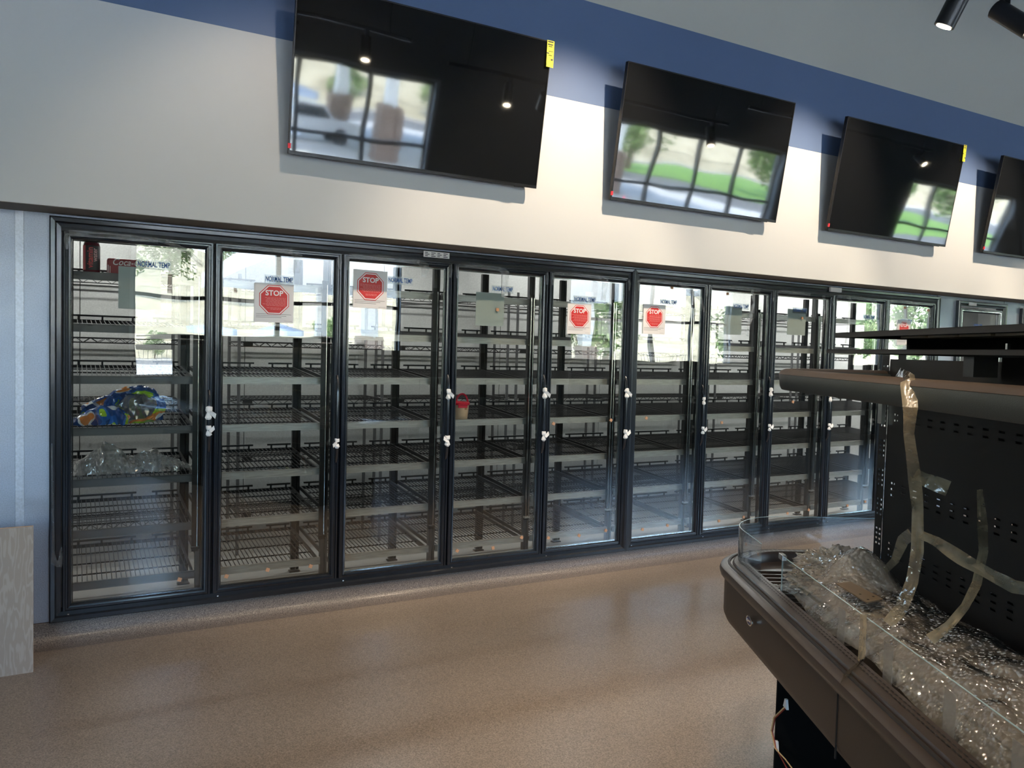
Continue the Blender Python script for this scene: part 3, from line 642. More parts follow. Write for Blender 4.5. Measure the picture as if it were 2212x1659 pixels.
# ------------------------------------------------------------------ televisions
SCR = mat('tv_screen', (.008,.009,.010), .035, 0, .9); v = coords(SCR); _c, _f = noise_col(SCR, v, 1.6, [(0,0,0),(1,1,1)], 1); _b = bump(SCR, _f, .05, .05)
SCR.node_tree.nodes['Principled BSDF'].inputs['IOR'].default_value = 1.75
BEZ = mat('tv_bezel', (.015,.015,.017), .3, .4)
TH = math.radians(9.6); W_, H_ = 1.655, .938
for k, (cx, tags, lab) in enumerate(((1.170, True, 'largest-looking black television at the left, yellow label at its top right corner'), (3.445, False, 'second black television from the left, without a yellow label'),
                     (5.725, True, 'third black television from the left, small yellow label at its top right corner'), (8.0, False, 'black television cut off by the right edge of the picture'))):
    t = empty('television', (cx, -.36, 2.668), lab, 'television', 'wall-mounted televisions'); t.rotation_euler = (TH, 0, 0)
    MB().box(-W_/2, W_/2, 0, .028, 0, H_).build('back_shell', BEZ, t, .003)
    MB().box(-W_/2+.008, W_/2-.008, -.0025, .001, .020, H_-.008).build('screen', SCR, t)
    MB().loop(-W_/2, W_/2, 0, H_, [(0,.002),(0,-.004),(.006,-.004),(.006,.002)]).box(-W_/2, W_/2, -.005, .002, 0, .018).build('bezel', BEZ, t)
    MB().box(-.42, .42, .028, .055, .08, .5).build('electronics_cover', BEZ, t, .006)
    MB().box(W_/2-.17, W_/2-.10, -.007, 0, -.006, .004).build('sensor', BEZ, t)
    for s in (-.25, .25):
        mb = MB().box(s-.02, s+.02, .05, .075, .06, .80); mb.tube([(s, .07, .60), (s, .155, .58)], .012, 6); mb.build('wall_bracket', BEZ, t)
    MB().box(-W_/2-.004, -W_/2+.012, -.006, .004, .030, .058).build('red_sticker', PINK, t)
    if tags:
        hh = .165 if k == 0 else .15; ww = .055 if k == 0 else .045
        e = MB(); e.add([(W_/2-.040+ww*f+.006*g, -.006-.012*g*(1-f*.3), H_+.004-hh*g) for g in (0,.25,.5,.75,1) for f in (0,1)], [(2*i, 2*i+1, 2*i+3, 2*i+2) for i in range(4)])
        eo = e.build('energy_label', YEL, t)
        mk = MB(); x = W_/2-.040
        for z, a, b, hgt in ((.965,.12,.85,.006),(.948,.15,.8,.006),(.935,.25,.75,.003),(.905,.3,.9,.002),(.893,.05,.35,.006),(.880,.3,.8,.002),(.858,.7,.95,.009)):
            zz = z-.028; g = (H_+.004-zz)/hh; mk.box(x+ww*a, x+ww*b, -.0085-.012*g, -.0070-.012*g, zz-hgt, zz)
        mk.build('label_print', INK, t)

# ------------------------------------------------------------------ plank leaning at the left edge
PLK = mat('oak_plank', (.36,.30,.25), .55); v = coords(PLK, (9,9,1.6)); L = PLK.node_tree.links
nz = nd(PLK, 'ShaderNodeTexNoise'); nz.inputs['Scale'].default_value = 1.6; nz.inputs['Detail'].default_value = 3; L.new(v, nz.inputs['Vector'])
mu = nd(PLK, 'ShaderNodeMath', operation='MULTIPLY'); mu.inputs[1].default_value = 70; L.new(nz.outputs['Fac'], mu.inputs[0])
sn = nd(PLK, 'ShaderNodeMath', operation='SINE'); L.new(mu.outputs[0], sn.inputs[0])
rp = nd(PLK, 'ShaderNodeValToRGB'); rp.color_ramp.elements[0].position = 0; rp.color_ramp.elements[0].color = (.300,.240,.195,1); rp.color_ramp.elements[1].position = .8; rp.color_ramp.elements[1].color = (.355,.295,.245,1)
L.new(sn.outputs[0], rp.inputs[0]); setc(PLK, rp.outputs[0])
PLE = mat('plank_edge', (.62,.42,.27), .7)
t = empty('wood_board', (-.906, -.40, FL), 'grey oak-look board standing upright at the left edge of the picture', 'board')
MB().box(-.62, 0, -.006, 0, 0, .745).build('oak_face', PLK, t); MB().box(-.62, 0, .0, .018, 0, .7455).build('core', PLE, t)
MB().box(-.60, -.57, .018, .38, 0, .05).box(-.30, -.27, .018, .25, 0, .05).build('support_foot', PLE, t)

# ------------------------------------------------------------------ island merchandiser (its own frame: s away along its length, t across, h above the floor)
TI = math.radians(28.1); IA = Vector((math.sin(TI), math.cos(TI), 0)); IT = Vector((math.cos(TI), -math.sin(TI), 0))
IO = Vector((-0.726, -4.993, FL))
BRN = mat('brown_bumper', (.030,.022,.018), .42, .1, .5, coat=.3, coat_rough=.3); BRNF = mat('brown_front_panel', (.055,.042,.034), .45, .1)
_c, _f = noise_col(BRNF, coords(BRNF), 200, [(.017,.012,.009),(.022,.016,.012)], 2); setc(BRNF, _c); bump(BRNF, _f, .1, .001)
DGRY = mat('dark_grey_green_canopy', (.050,.058,.054), .5, .1); _c, _f = noise_col(DGRY, coords(DGRY), 380, [(.028,.034,.033),(.036,.043,.040)], 2); setc(DGRY, _c); bump(DGRY, _f, .2, .001)
BASEK = mat('base_black', (.006,.006,.006), .9, 0, .1); SLOTM = mat('vent_slot', (.004,.004,.004), .8)
isl = empty('island_merchandiser', IO+IA*1.2+IT*1.47, 'dark brown island merchandiser with clear guards, slotted centre panel and curved canopy at the right', 'display case', rz=-TI)
# local frame of the empty: x = across (t-1.47), y = along (s-1.2), z = h
CT, CS = 1.47, 1.2
def rr_path(hw, far, near, r, n=10):            # open U path: near left -> far left corner -> far right corner -> near right
    p = [(-hw, near)]
    for i in range(n+1): a = PI-PI/2*i/n; p.append((-hw+r+r*math.cos(a), far-r+r*math.sin(a)))
    for i in range(n+1): a = PI/2-PI/2*i/n; p.append((hw-r+r*math.cos(a), far-r+r*math.sin(a)))
    p.append((hw, near)); return p
HW = CT-.895; FAR = 3.27-CS; NEAR = -1.55
# outward normal of the path (left turn normal) points to +offset = outside for this direction
pth = rr_path(HW, FAR, NEAR, .30)
MB().sweep(pth, [(-.035,.835),(-.006,.835),(.010,.845),(.016,.862),(.012,.878),(0,.886),(-.012,.888),(-.035,.884)]).build('bumper', BRN, isl, smooth=True)
MB().sweep(pth, [(-.012,.884),(-.016,.8905),(-.024,.8905),(-.026,.884)]).build('bumper_groove_strip', RUB, isl, smooth=True)
body = MB().sweep(rr_path(HW-.004, FAR-.004, NEAR, .30), [(-.05,.86),(0,.86),(0,.70),(-.012,.672),(-.05,.655),(-.10,.65)]).build('front_panel', BRNF, isl, smooth=True)
MB().box(-.0015, .0015, -.0, .0, 0, 0)
MB().box(-HW+.0025, -HW+.006, 1.984-CS-.0025, 1.984-CS+.0025, .66, .85).build('panel_joint', SLOTM, body)
# ledge with two rows of vent slots
lp = rr_path(HW-.032, FAR-.032, NEAR, .27)
ledge = MB().sweep(lp, [(0,.86),(0,.886),(-.006,.894),(-.055,.900),(-.064,.890),(-.066,.86)]).build('vent_ledge', BRN, isl, smooth=True)
vs_ = MB()
def along(path, step):
    P_ = [Vector(p) for p in path]; out = []; acc = 0
    for a, b in zip(P_, P_[1:]):
        d = (b-a).length; t = (b-a).normalized(); q = acc
        while q < d: out.append((a+t*q, t)); q += step
        acc = q-d
    return out
for off in (.030, .043):
    pp = rr_path(HW-.032-off, FAR-.032-off, NEAR, .27-off)
    for p, t in along(pp, .020):
        n_ = Vector((-t.y, t.x)); a = p+t*.0065; b = p-t*.0065
        z = .8995
        vs_.add([(a.x+n_.x*.0018, a.y+n_.y*.0018, z), (a.x-n_.x*.0018, a.y-n_.y*.0018, z), (b.x-n_.x*.0018, b.y-n_.y*.0018, z), (b.x+n_.x*.0018, b.y+n_.y*.0018, z)], [(0,1,2,3)])
so = vs_.build('vent_slots', SLOTM, ledge); so['kind'] = 'stuff'
MB().prism([(-HW+.09, NEAR), (HW-.09, NEAR), (HW-.09, FAR-.12), (HW-.14, FAR-.09), (-HW+.14, FAR-.09), (-HW+.09, FAR-.12)], .80, .86).build('deck', BRN, isl)
dk = MB()
for i in range(53, 70): dk.box(-HW+.10, -.06, NEAR+.02+i*.048, NEAR+.028+i*.048, .86, .872)
d_ = dk.build('deck_grille', BRN, isl); d_['kind'] = 'stuff'
# black base set back, open service bay at the front
b0, b1 = -HW+.11, HW-.11
MB().box(b0+.30, b1, NEAR, 2.70-CS, 0, .80).build('base', BASEK, isl)
MB().box(b0, b0+.30, 2.69-CS, 2.70-CS, 0, .66).box(b0, b0+.30, NEAR, 2.70-CS, .0, .03).build('base_end_plate', BASEK, isl)
MB().box(b0, b0+.02, 1.55-CS, 1.60-CS, .03, .66).build('base_upright', BASEK, isl)
WRY = mat('tan_wire', (.55,.38,.18), .45); WRR = mat('dark_red_wire', (.25,.03,.02), .45); GRN = mat('green_connector', (.45,.50,.12), .5)
def lp3(s, t, h): return Vector((t-CT, s-CS, h))
wp = [lp3(2.565,.985,.53), lp3(2.62,.97,.467), lp3(2.64,.97,.41), lp3(2.61,.975,.365), lp3(2.53,.98,.37), lp3(2.41,1.0,.35), lp3(2.30,1.05,.33)]
MB().tube(wp, .0022, 6).build('tan_cable', WRY, isl, smooth=True)
MB().tube([p+Vector((.006,.004,-.004*(1+(i > 3)*6))) for i, p in enumerate(wp)], .0022, 6).build('red_cable', WRR, isl, smooth=True)
for s, h in ((2.555, .545), (2.625, .368)):
    m = MB(); p = lp3(s, .985, h); m.add([(p.x-.004,p.y-.016,p.z-.014),(p.x-.004,p.y+.016,p.z-.014),(p.x-.004,p.y+.004,p.z+.016),(p.x-.004,p.y-.006,p.z+.016),(p.x+.004,p.y-.016,p.z-.014),(p.x+.004,p.y+.016,p.z-.014),(p.x+.004,p.y+.004,p.z+.016),(p.x+.004,p.y-.006,p.z+.016)],
          [(0,1,2,3),(7,6,5,4),(0,4,5,1),(1,5,6,2),(2,6,7,3),(3,7,4,0)]); m.build('cable_clip', WHT, isl)
p = lp3(2.27,1.05,.36); MB().box(p.x-.006, p.x+.006, p.y-.02, p.y+.02, p.z-.008, p.z+.008).build('green_connector', GRN, isl)
bd = MB(); n = 18; p = lp3(2.69, .9, .765)
for k, (r, x) in enumerate(((1, -.001), (1, -.005), (.8, -.0055), (.8, -.0042))): bd.add([(x, math.cos(2*PI*i/n)*.030*r, math.sin(2*PI*i/n)*.016*r) for i in range(n)], [])
bd.f = [(k*n+i, k*n+(i+1) % n, (k+1)*n+(i+1) % n, (k+1)*n+i) for k in range(3) for i in range(n)]; bd.m = [0]*len(bd.f)
bdo = bd.build('oval_badge', CHR, isl, loc=(-HW-.004, 2.665-CS, .785))
NAVY = mat('badge_navy', (.01,.02,.08), .3); m = MB(); m.add([(-.0046, math.cos(2*PI*i/n)*.024, math.sin(2*PI*i/n)*.0128) for i in range(n)], [tuple(range(n))]); m.build('badge_field', NAVY, bdo)
MB().box(-.0052,-.0044,-.018,.018,-.003,.003).build('badge_script', CHR, bdo)
# clear guards
gp = rr_path(HW-.050, FAR-.045, NEAR, .27)
ia = 6                                              # curved end pane, then the flat front pane
endp = [(-HW+.050, 2.74-CS)]+gp[1:-1]+[(HW-.050, 2.74-CS)]
MB().sweep(endp, [(-.002,.880),(.002,.880),(.002,1.035),(-.002,1.035)]).build('curved_end_guard', ACR, isl, smooth=True)
EDG = mat('acrylic_edge', (.30,.42,.46), .15, 0, .8)
MB().sweep(endp, [(-.0018,1.0352),(.0018,1.0352),(.0018,1.0362),(-.0018,1.0362)]).build('guard_top_edge', EDG, isl)
gx = 1.00-CT
MB().box(gx-.002, gx+.002, NEAR, 2.68-CS, .878, 1.008).build('front_guard', ACR, isl)
MB().box(gx-.0018, gx+.0018, NEAR, 2.68-CS, 1.008, 1.0092).box(gx-.0018, gx+.0018, 2.68-CS, 2.682-CS, .878, 1.0092).build('front_guard_edge', EDG, isl)
MB().box(gx-.008, gx+.008, 2.66-CS, 2.70-CS, .996, 1.016).build('guard_clip', CHR, isl, .002)
m = MB(); m.box(gx+.03, gx+.05, 2.58-CS, 2.61-CS, .89, .955); m.build('guard_bracket', BLKP, isl, .004)
for s in (2.20, 1.93, 1.66, 1.43): MB().box(gx-.0035, gx-.0022, s-CS-.022, s-CS+.022, .880, .985).build('tape_patch', PATCH, isl)
# slotted centre panels with real holes
def slotted(x, y0, y1, z0, z1, groups, dense=None):
    """panel in the YZ plane at x; groups = (z, y start, y end, pitch)"""
    zs = sorted({z0, z1}|{v for g in groups for v in (g[0]-.0035, g[0]+.0035) if z0 < v < z1})
    m = MB(); hw = .0015
    for a, b in zip(zs, zs[1:]):
        mid = (a+b)/2; hit = [g for g in groups if abs(g[0]-mid) < .0036]
        cuts = []
        if hit:
            g = hit[0]; y = g[1]
            while y+g[4] < min(g[2], y1): cuts.append((y, y+g[4])); y += g[3]
        cur = y0
        for c0, c1 in cuts+[(y1, y1)]:
            if c0 > cur: m.add([(x, cur, a), (x, c0, a), (x, c0, b), (x, cur, b), (x+hw, cur, a), (x+hw, c0, a), (x+hw, c0, b), (x+hw, cur, b)], [(0,1,2,3),(7,6,5,4),(0,4,5,1),(1,5,6,2),(2,6,7,3),(3,7,4,0)])
            cur = c1
    return m
PF = 2.93-CS                                             # far end of the centre panel
zr = []
for base_ in (1.50, 1.25, 1.03):
    for dz in (0, -.022, -.044): zr.append(base_+dz)
gr = [(z, -1.4, PF-.10, .075, .028) for z in zr[:2]+zr[3:]]
for sx in (-.03, .03): slotted(sx, NEAR, PF-.055, .87, 1.70, [(a_, b_+(.037 if sx > 0 else 0), *r_) for a_, b_, *r_ in gr]).build('slotted_panel', BLKP, isl)
ug = []
z = .90
k = 0
while z < 1.68: ug.append((z, PF-.048, PF+.05, .024, .014)); k += 1; z += .0185 if k % 4 else .055
u = slotted(-.033, PF-.055, PF, .87, 1.72, ug); 
u.build('slotted_upright', BLKP, isl)
slotted(.028, PF-.055, PF, .87, 1.72, ug).build('slotted_upright', BLKP, isl)
MB().box(-.0335+.002, .028, PF-.012, PF-.010, .87, 1.72).build('upright_web', BLKP, isl) if False else None
MB().box(-.05, -.035, PF-.05, PF-.02, 1.46, 1.60).build('steel_bracket', CHR, isl)
# canopy tray with rounded end
cp = rr_path(CT-.95, 2.92-CS, NEAR, .36)
MB().sweep(cp, [(-.05,1.588),(0,1.588),(.006,1.60),(.010,1.638),(.004,1.650),(-.010,1.656),(-.030,1.654),(-.040,1.646),(-.055,1.640),(-.060,1.590)]).build('canopy', DGRY, isl, smooth=True)
CTOP = mat('canopy_top_spotlit', (.045,.032,.024), .5)  # brown shine of the spotlights on the canopy top, put into the rim colour
MB().sweep(cp, [(.0105,1.640),(.0045,1.6515),(-.010,1.6575),(-.030,1.6555),(-.040,1.6475),(-.040,1.6465),(-.030,1.6545),(-.010,1.6563),(.004,1.6502),(.010,1.639)]).build('canopy_rim', CTOP, isl, smooth=True)
m = MB(); q = [(x*.93, y*.97 if y > 0 else y) for x, y in cp]; m.prism(q, 1.592, 1.600); m.build('canopy_underside', BLKP, isl)
# shelf plates on top
def plate(name, h, far, hw, th=.0125):
    m = MB(); m.box(-hw, hw, NEAR, far, h-.002, h); m.box(-hw, -hw+.003, NEAR, far, h-th, h); m.box(hw-.003, hw, NEAR, far, h-th, h); m.box(-hw, hw, far-.003, far, h-th, h)
    return m.build(name, BLKP, isl)
a_ = plate('upper_shelf', 1.770, 2.22-CS, CT-.95, .014); plate('lower_shelf', 1.7235, 2.27-CS, CT-.95, .011)
m = MB(); m.box(-CT+1.12, CT-1.12, NEAR, 2.15-CS, 1.724, 1.756); m.build('shelf_riser', BASEK, isl)
TANM = mat('lit_underside_vent_tan', (.30,.22,.13), .5); m = MB()  # shelf underside vents; the light catching them is painted as tan
for i in range(14): m.box(-CT+1.00+(i % 2)*.0, -CT+1.10, 1.95-CS-i*.125-.11, 1.95-CS-i*.125, 1.752, 1.757)
m.build('underside_vent', TANM, a_)['kind'] = 'stuff'
m = MB(); m.box(-CT+1.42, CT-1.42, NEAR, 2.20-CS, 1.60, 1.712); m.build('shelf_post', BLKP, isl); MB().box(-.13, -.06, 2.20-CS, 2.25-CS, 1.655, 1.713).build('post_cap', POSTG, isl)
for s in (1.90, 1.52): MB().box(-CT+.99, -CT+.996, s-CS, s-CS+.006, 1.7235, 1.736).build('shelf_bolt', CHR, isl)
# ---- loose things on the island
def isl_empty(name, label, cat, group=None):
    o = empty(name, IO+IA*1.2+IT*1.47, label, cat, group, rz=-TI); return o
bw = isl_empty('bubble_wrap', 'crumpled sheet of bubble wrap spread over the deck of the island merchandiser', 'packaging')
NX, NY = 46, 240; vs = []
xa, xb = -.462, -.045; ya, yb = NEAR+.02, 2.80-CS
for j in range(NY):
    y = ya+(yb-ya)*j/(NY-1)
    for i in range(NX):
        f = i/(NX-1); x = xa+(xb-xa)*f
        z = .882+.050*math.sin(PI*min(1, f*1.15))+.03*min(1, f*5)
        z += .07*math.exp(-((f-.72)/.2)**2)*(.6+.4*math.sin(y*3+1))
        z += .075*math.exp(-((y-(2.62-CS))/.11)**2)*math.exp(-((f-.60)/.30)**2)*1.2
        q = Vector((x*7, y*4, 1.7)); z += .018*noise.noise(q)+.016*abs(noise.noise(q*1.9))+.0025*noise.noise(q*5)-.014*abs(noise.noise(Vector((x*5+y*3, y*7-x*8, 5))))
        ex = .02*noise.noise(Vector((y*4, f*2, 3)))
        if j > NY-12: z -= (j-NY+12)*.0035
        vs.append((x+ex, y+.01*noise.noise(q*1.1), max(z, .876)))
m = MB(); m.add(vs, [(j*NX+i, j*NX+i+1, (j+1)*NX+i+1, (j+1)*NX+i) for j in range(NY-1) for i in range(NX-1)])
m.build('sheet', BUBBLE, bw, smooth=True)
blob('crumpled_lump', (.13,.10,.055), 2.2, 5, .55, bw, BUBBLE, (1.20-CT, 2.72-CS, .965), .8, 4.0)
blob('small_lump', (.07,.07,.035), 7.2, 4, .6, bw, BUBBLE, (1.07-CT, 2.62-CS, .94), .8, 4.0)
cd = isl_empty('steel_plate', 'flat tan metal plate with small holes lying on the bubble wrap', 'plate')
TANP = mat('tan_plate', (.20,.145,.09), .45, .3)
pl = [lp3(2.42,1.075,0), lp3(2.44,1.13,0), lp3(2.27,1.150,0), lp3(2.235,1.085,0)]
m = MB(); m.prism([(p.x, p.y) for p in pl], .990, .994); m.build('plate', TANP, cd)
m = MB()
for s, t in ((2.31,1.10),(2.29,1.13),(2.26,1.10),(2.255,1.135)): p = lp3(s, t, 0); m.box(p.x-.003, p.x+.003, p.y-.003, p.y+.003, .9938, .9946)
m.build('holes', SLOTM, cd)['kind'] = 'stuff'
def strap(lab, pts, wd, seed, nrm=(-.55,-.8,.1), amp=.008):
    o = isl_empty('tape_strip', lab, 'tape', 'packing tape strips on the island')
    m = MB(); crumple(m, [lp3(*p) for p in pts], wd, seed, amp=amp, nrm=nrm); m.build('strip', TAPE, o, smooth=True); return o
strap('long twisted tape strip running from the canopy rim down over the front guard', [(1.96,1.00,1.66),(1.80,.945,1.655),(1.753,.93,1.592),(1.85,.98,1.528),(1.97,1.06,1.427),(2.05,1.12,1.306),(2.06,1.13,1.192),(2.06,1.12,1.109),(2.05,1.09,1.04),(2.04,1.05,1.0)], [.040,.034,.030,.026,.028,.028,.030,.032,.030,.030], 1)
strap('short tape strip stuck from the bubble wrap over the front guard to the bumper', [(2.06,1.05,1.012),(2.06,.995,1.015),(2.04,.985,.95),(2.02,.975,.90),(1.93,.885,.892)], .036, 2, (-1,0,.2), .002)
strap('tape strip hanging loose in front of the black slotted panel', [(2.27,1.42,1.325),(2.188,1.38,1.257),(2.048,1.30,1.198),(1.99,1.25,1.127),(1.953,1.2,1.078),(1.934,1.15,1.035),(1.926,1.1,1.002)], [.014,.026,.022,.020,.020,.030], 3)
strap('tape strip stretched sideways across the lower slotted panel', [(2.11,1.16,1.225),(2.10,1.20,1.21),(2.013,1.22,1.186),(1.955,1.26,1.162),(1.921,1.3,1.142),(1.86,1.32,1.150)], [.024,.030,.032,.034,.026], 4)
strap('folded tape strip crossing to the far end of the slotted panel', [(2.11,1.14,1.225),(2.30,1.25,1.19),(2.40,1.27,1.14),(2.50,1.3,1.05),(2.58,1.3,.985)], [.034,.034,.028,.02], 5)
strap('short tape tab stuck to the long strip below the canopy', [(2.02,1.09,1.40),(2.03,1.13,1.385),(2.00,1.17,1.37)], .038, 6)

# ------------------------------------------------------------------ the shop behind the camera (seen in the glass)
SHB = mat('gondola_black', (.02,.02,.022), .5); SHS = mat('gondola_shelf', (.05,.05,.055), .45)
for k, (x, y, L_, zt, lab) in enumerate(((4.1, -6.9, 4.6, 1.50, 'empty black gondola shelving behind the photographer, reflected in the second and third doors'),
                              (10.3, -6.9, 6.4, 1.42, 'empty black gondola shelving reflected low in the fifth to eighth doors'),
                              (17.6, -6.9, 6.0, 1.42, 'empty black gondola shelving farthest along the window wall'))):
    t = empty('gondola_shelving', (x, y, FL), lab, 'shelving', 'gondolas along the windows')
    MB().box(-L_/2, L_/2, -.02, .02, 0, zt-FL).build('back_panel', SHB, t)
    MB().box(-L_/2, L_/2, -.45, .45, 0, .15).build('base_deck', SHB, t)
    for z in (.5, .85, 1.2): MB().box(-L_/2, L_/2, .02, .40, z, z+.03).build('shelf', SHS, t)
    for q in range(int(L_/1.2)+1): MB().box(-L_/2+q*1.2-.02, -L_/2+q*1.2+.02, -.05, .05, 0, zt-FL+.01).build('upright', SHB, t)
# ------------------------------------------------------------------ outside: forecourt, hill, trees
ASPH = speckle('asphalt', [(.10,.10,.10),(.16,.16,.16),(.22,.22,.22)], .85, 40, 0, .2)
CONC = speckle('concrete', [(.50,.49,.47),(.60,.59,.57),(.66,.65,.62)], .8, 12, 0, .1)
tag(MB().box(-90, 160, -75, WY-.2, -.9, -.30).build('ground', ASPH), kind='structure')
tag(MB().box(-20, 40, -13.5, WY-.2, -.3, -.16).build('pavement', CONC), kind='structure')
tag(MB().box(-14, 36, -58, -13.5, -.31, -.27).build('pavement_slab', CONC), kind='structure')  # pale slab added to bounce sunlight up onto the canopy underside
tag(MB().box(-90, 160, -78, -75, -.9, -.14).build('kerb', CONC), kind='structure')
GRS = mat('dry_grass', (.5,.42,.24), .95, 0, .1); c, f = noise_col(GRS, coords(GRS), .35, [(.27,.24,.16),(.46,.41,.29),(.55,.50,.37)], 8, rough=.7); setc(GRS, c); bump(GRS, f, .6, .3)
n1, n2 = 60, 30; vs = []
for j in range(n2):
    for i in range(n1):
        x = -120+330*i/(n1-1); f = j/(n2-1); y = -78-170*f
        z = -.3+40*(f**.85)*(.75+.35*noise.noise(Vector((x*.012, f*1.2, 2))))+1.2*noise.noise(Vector((x*.05, y*.05, 0)))*min(1, f*6)
        vs.append((x, y, z))
m = MB(); m.add(vs, [(j*n1+i, j*n1+i+1, (j+1)*n1+i+1, (j+1)*n1+i) for j in range(n2-1) for i in range(n1-1)])
tag(m.build('hill', GRS, smooth=True), kind='structure')
LAWN = mat('green_lawn', (.16,.30,.06), .95); tag(MB().box(44, 90, -74, -34, -.30, -.22).build('lawn', LAWN), kind='structure')
LEAF = mat('tree_leaf', (.10,.17,.05), .7); BARK = mat('tree_bark', (.12,.09,.07), .9)
c, f = noise_col(LEAF, coords(LEAF), 1.2, [(.05,.10,.03),(.13,.21,.07),(.24,.31,.13)], 3); setc(LEAF, c)
rnd = random.Random(5); lm = MB()
for cx, cy, cz, r in [(rnd.uniform(-1.6,1.6), rnd.uniform(-1.6,1.6), rnd.uniform(2.2,5.4), rnd.uniform(.7,1.3)) for _ in range(16)]:
    for _ in range(190):
        d = Vector((rnd.gauss(0,1), rnd.gauss(0,1), rnd.gauss(0,.8))).normalized()*r*rnd.uniform(.55,1); p = Vector((cx,cy,cz))+d
        a = Vector((rnd.gauss(0,1), rnd.gauss(0,1), rnd.gauss(0,1))).normalized(); b = a.orthogonal().normalized(); s = rnd.uniform(.10,.2)
        lm.add([p-a*s, p+b*s*.5, p+a*s, p-b*s*.5], [(0,1,2,3)])
crown = None
for k, (x, y, s) in enumerate(((6,-76.5,.45),(14,-77,.4),(24,-82,.8),(-14,-84,1.0),(30,-60,1.25),(38,-52,1.2),(46,-60,1.5),(52,-46,1.3),(60,-52,1.4),(70,-50,1.5),(82,-60,1.6),(45,-40,1.0),(34,-78,1.3),(64,-38,1.2),(5,-122,1.5),(12,-126,1.7),(21,-122,1.4),(-16,-124,1.6),(62,-120,1.8),(90,-116,1.9))):
    t = empty('tree', (x, y, -.3 if y > -100 else 9.0), 'leafy tree outside, %s' % ('at the foot of the hill, reflected in the left doors' if k < 4 else ('high on the dry hill' if y < -100 else 'standing by the green lawn to the right')), 'tree', 'trees at the foot of the hill' if k < 4 else ('trees on the hill' if y < -100 else 'trees by the lawn'), rz=k*1.3)
    t.scale = (s,)*3
    if crown is None: crown = lm.build('crown', LEAF, t).data; tr = MB().tube([(0,0,0),(.1,0,1.5),(0,.1,3.4)], [.2,.15,.07], 8).tube([(.05,0,1.6),(.9,.3,3.2)], [.09,.04], 6).tube([(.05,0,1.7),(-.8,-.4,3.4)], [.09,.04], 6).build('trunk', BARK, t).data
    else:
        for nm, me0 in (('crown', crown), ('trunk', tr)): o = bpy.data.objects.new(nm, me0); C.objects.link(o); o.parent = t
FEN = mat('fence_black', (.03,.03,.03), .5)
t = empty('fence', (0, -74, -.3), 'black picket fence at the foot of the dry hill', 'fence'); m = MB()
for i in range(300): m.box(-30+i*.4, -30+i*.4+.03, -.015, .015, 0, 1.7)
m.build('picket', FEN, t)['kind'] = 'stuff'; MB().box(-30, 90, -.02, .02, 1.55, 1.6).box(-30, 90, -.02, .02, .2, .25).build('fence_rail', FEN, t)
CANW = mat('canopy_white', (.88,.90,.92), .5); STN = mat('stacked_stone', (.30,.22,.18), .9)
t = empty('forecourt_canopy', (18, -35, -.3), 'white forecourt canopy on stone based columns outside', 'canopy')
MB().box(-12, 12, -12, 12, 5.2, 6.1).build('roof', CANW, t)
for x, y in ((-6, 2.4), (-6,-6), (7,2.4), (7,-6)):
    cN = MB().box(x-.3, x+.3, y-.3, y+.3, 2.0, 5.2).build('column', CANW, t)
    rr = random.Random(int(x*3+y)); m = MB(); z = 0
    while z < 2.2:
        h = rr.uniform(.07, .14); q = rr.uniform(.50, .58); 
        m.box(x-q, x+q*rr.uniform(-.3,.3), y-q, y+q, z, z+h-.012); m.box(x+q*.32, x+q, y-q, y+q, z, z+h-.012); z += h
    m.box(x-.48, x+.48, y-.48, y+.48, 0, 2.2); m.build('stone_base', STN, cN)
TRW = mat('truck_silver', (.60,.62,.65), .3, .3, coat=.5); TRG = mat('truck_glass', (.02,.025,.03), .1); TYR = mat('tyre', (.02,.02,.02), .8)
t = empty('pickup_truck', (9.2, -37, -.3), 'silver pickup truck parked at the forecourt outside', 'truck')
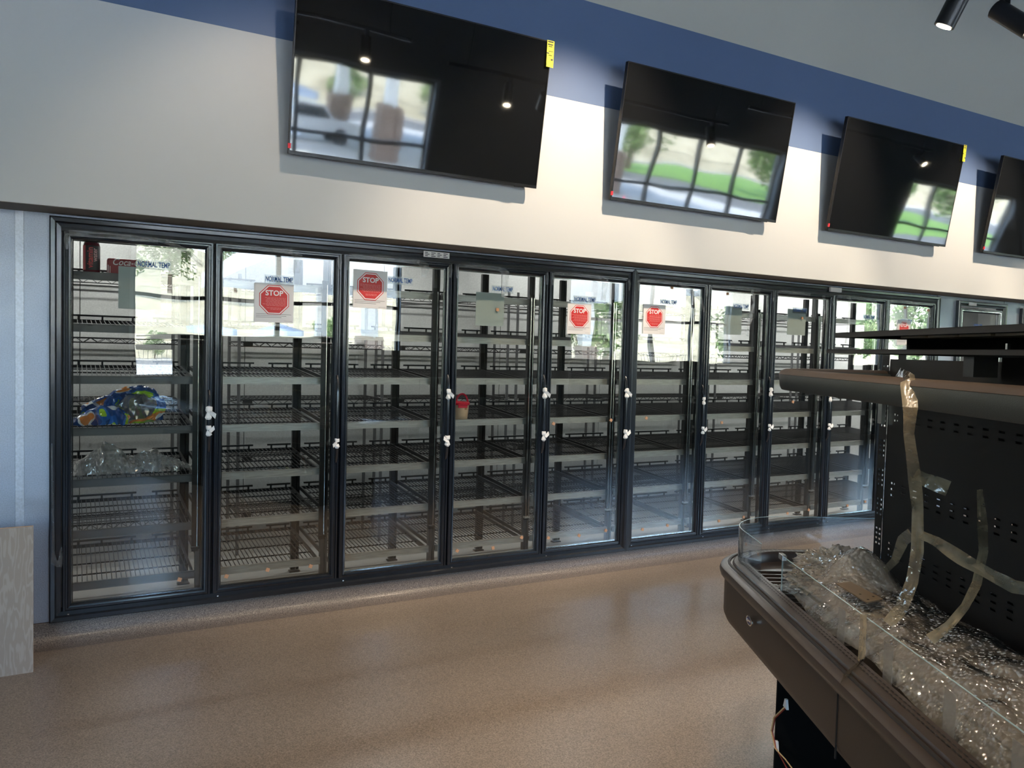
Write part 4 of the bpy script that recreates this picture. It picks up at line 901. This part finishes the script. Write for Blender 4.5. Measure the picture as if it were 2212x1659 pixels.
prof = [(-2.7,.5),(-2.7,1.15),(-1.0,1.2),(-.85,1.25),(-.45,1.85),(.75,1.88),(1.35,1.28),(2.6,1.12),(2.75,.9),(2.75,.5)]
m = MB(); n = len(prof); m.add([(x,-.95,z) for x,z in prof]+[(x,.95,z) for x,z in prof], [tuple(range(n)), tuple(range(n,2*n))[::-1]]+[(i,(i+1)%n,n+(i+1)%n,n+i) for i in range(n)]); m.build('body', TRW, t, bevel=.04)
MB().add([(x,-.962,z) for x,z in ((-.75,1.28),(-.40,1.76),(.70,1.78),(1.15,1.30))]+[(x,.962,z) for x,z in ((-.75,1.28),(-.40,1.76),(.70,1.78),(1.15,1.30))], [(0,1,2,3),(7,6,5,4)]).build('side_window', TRG, t)
for x in (-1.7, 1.75):
    for y in (-.85, .85): MB().tube([(x,y-.13,.40),(x,y+.13,.40)], .40, 24).build('wheel', TYR, t)
UMB = mat('umbrella_blue', (.45,.55,.72), .7)
for k, (x, y) in enumerate(((4.3, -30.0), (7.3, -31.0))):
    t = empty('patio_umbrella', (x, y, -.3), 'pale blue patio umbrella over a table outside, %s of two' % ('left' if k == 0 else 'right'), 'umbrella', 'patio umbrellas outside')
    MB().lathe([(.02,0),(.02,2.75)], 8).build('pole', CHR, t); MB().lathe([(.30,0),(.30,.06),(.03,.08)], 16).build('base', BASEK, t)
    m = MB(); n = 8; m.add([(0,0,2.68)]+[(1.05*math.cos(i*PI/4),1.05*math.sin(i*PI/4),2.48) for i in range(8)]+[(1.06*math.cos(i*PI/4),1.06*math.sin(i*PI/4),2.22) for i in range(8)], [(0,1+i,1+(i+1) % 8) for i in range(8)]+[(1+i,9+i,9+(i+1) % 8,1+(i+1) % 8) for i in range(8)]); m.build('canopy', UMB, t)
    MB().lathe([(.45,.72),(.45,.75)], 20).build('table_top', UMB, t)
DEL = mat('delineator_pink', (.85,.08,.15), .5)
t = empty('delineator_post', (17.5, -20.5, -.3), 'pink upright traffic delineator outside', 'traffic post'); MB().lathe([(.05,0),(.045,1.05),(.02,1.1)], 12).build('post', DEL, t); MB().lathe([(.2,0),(.2,.06),(.06,.08)], 12).build('base', BASEK, t)
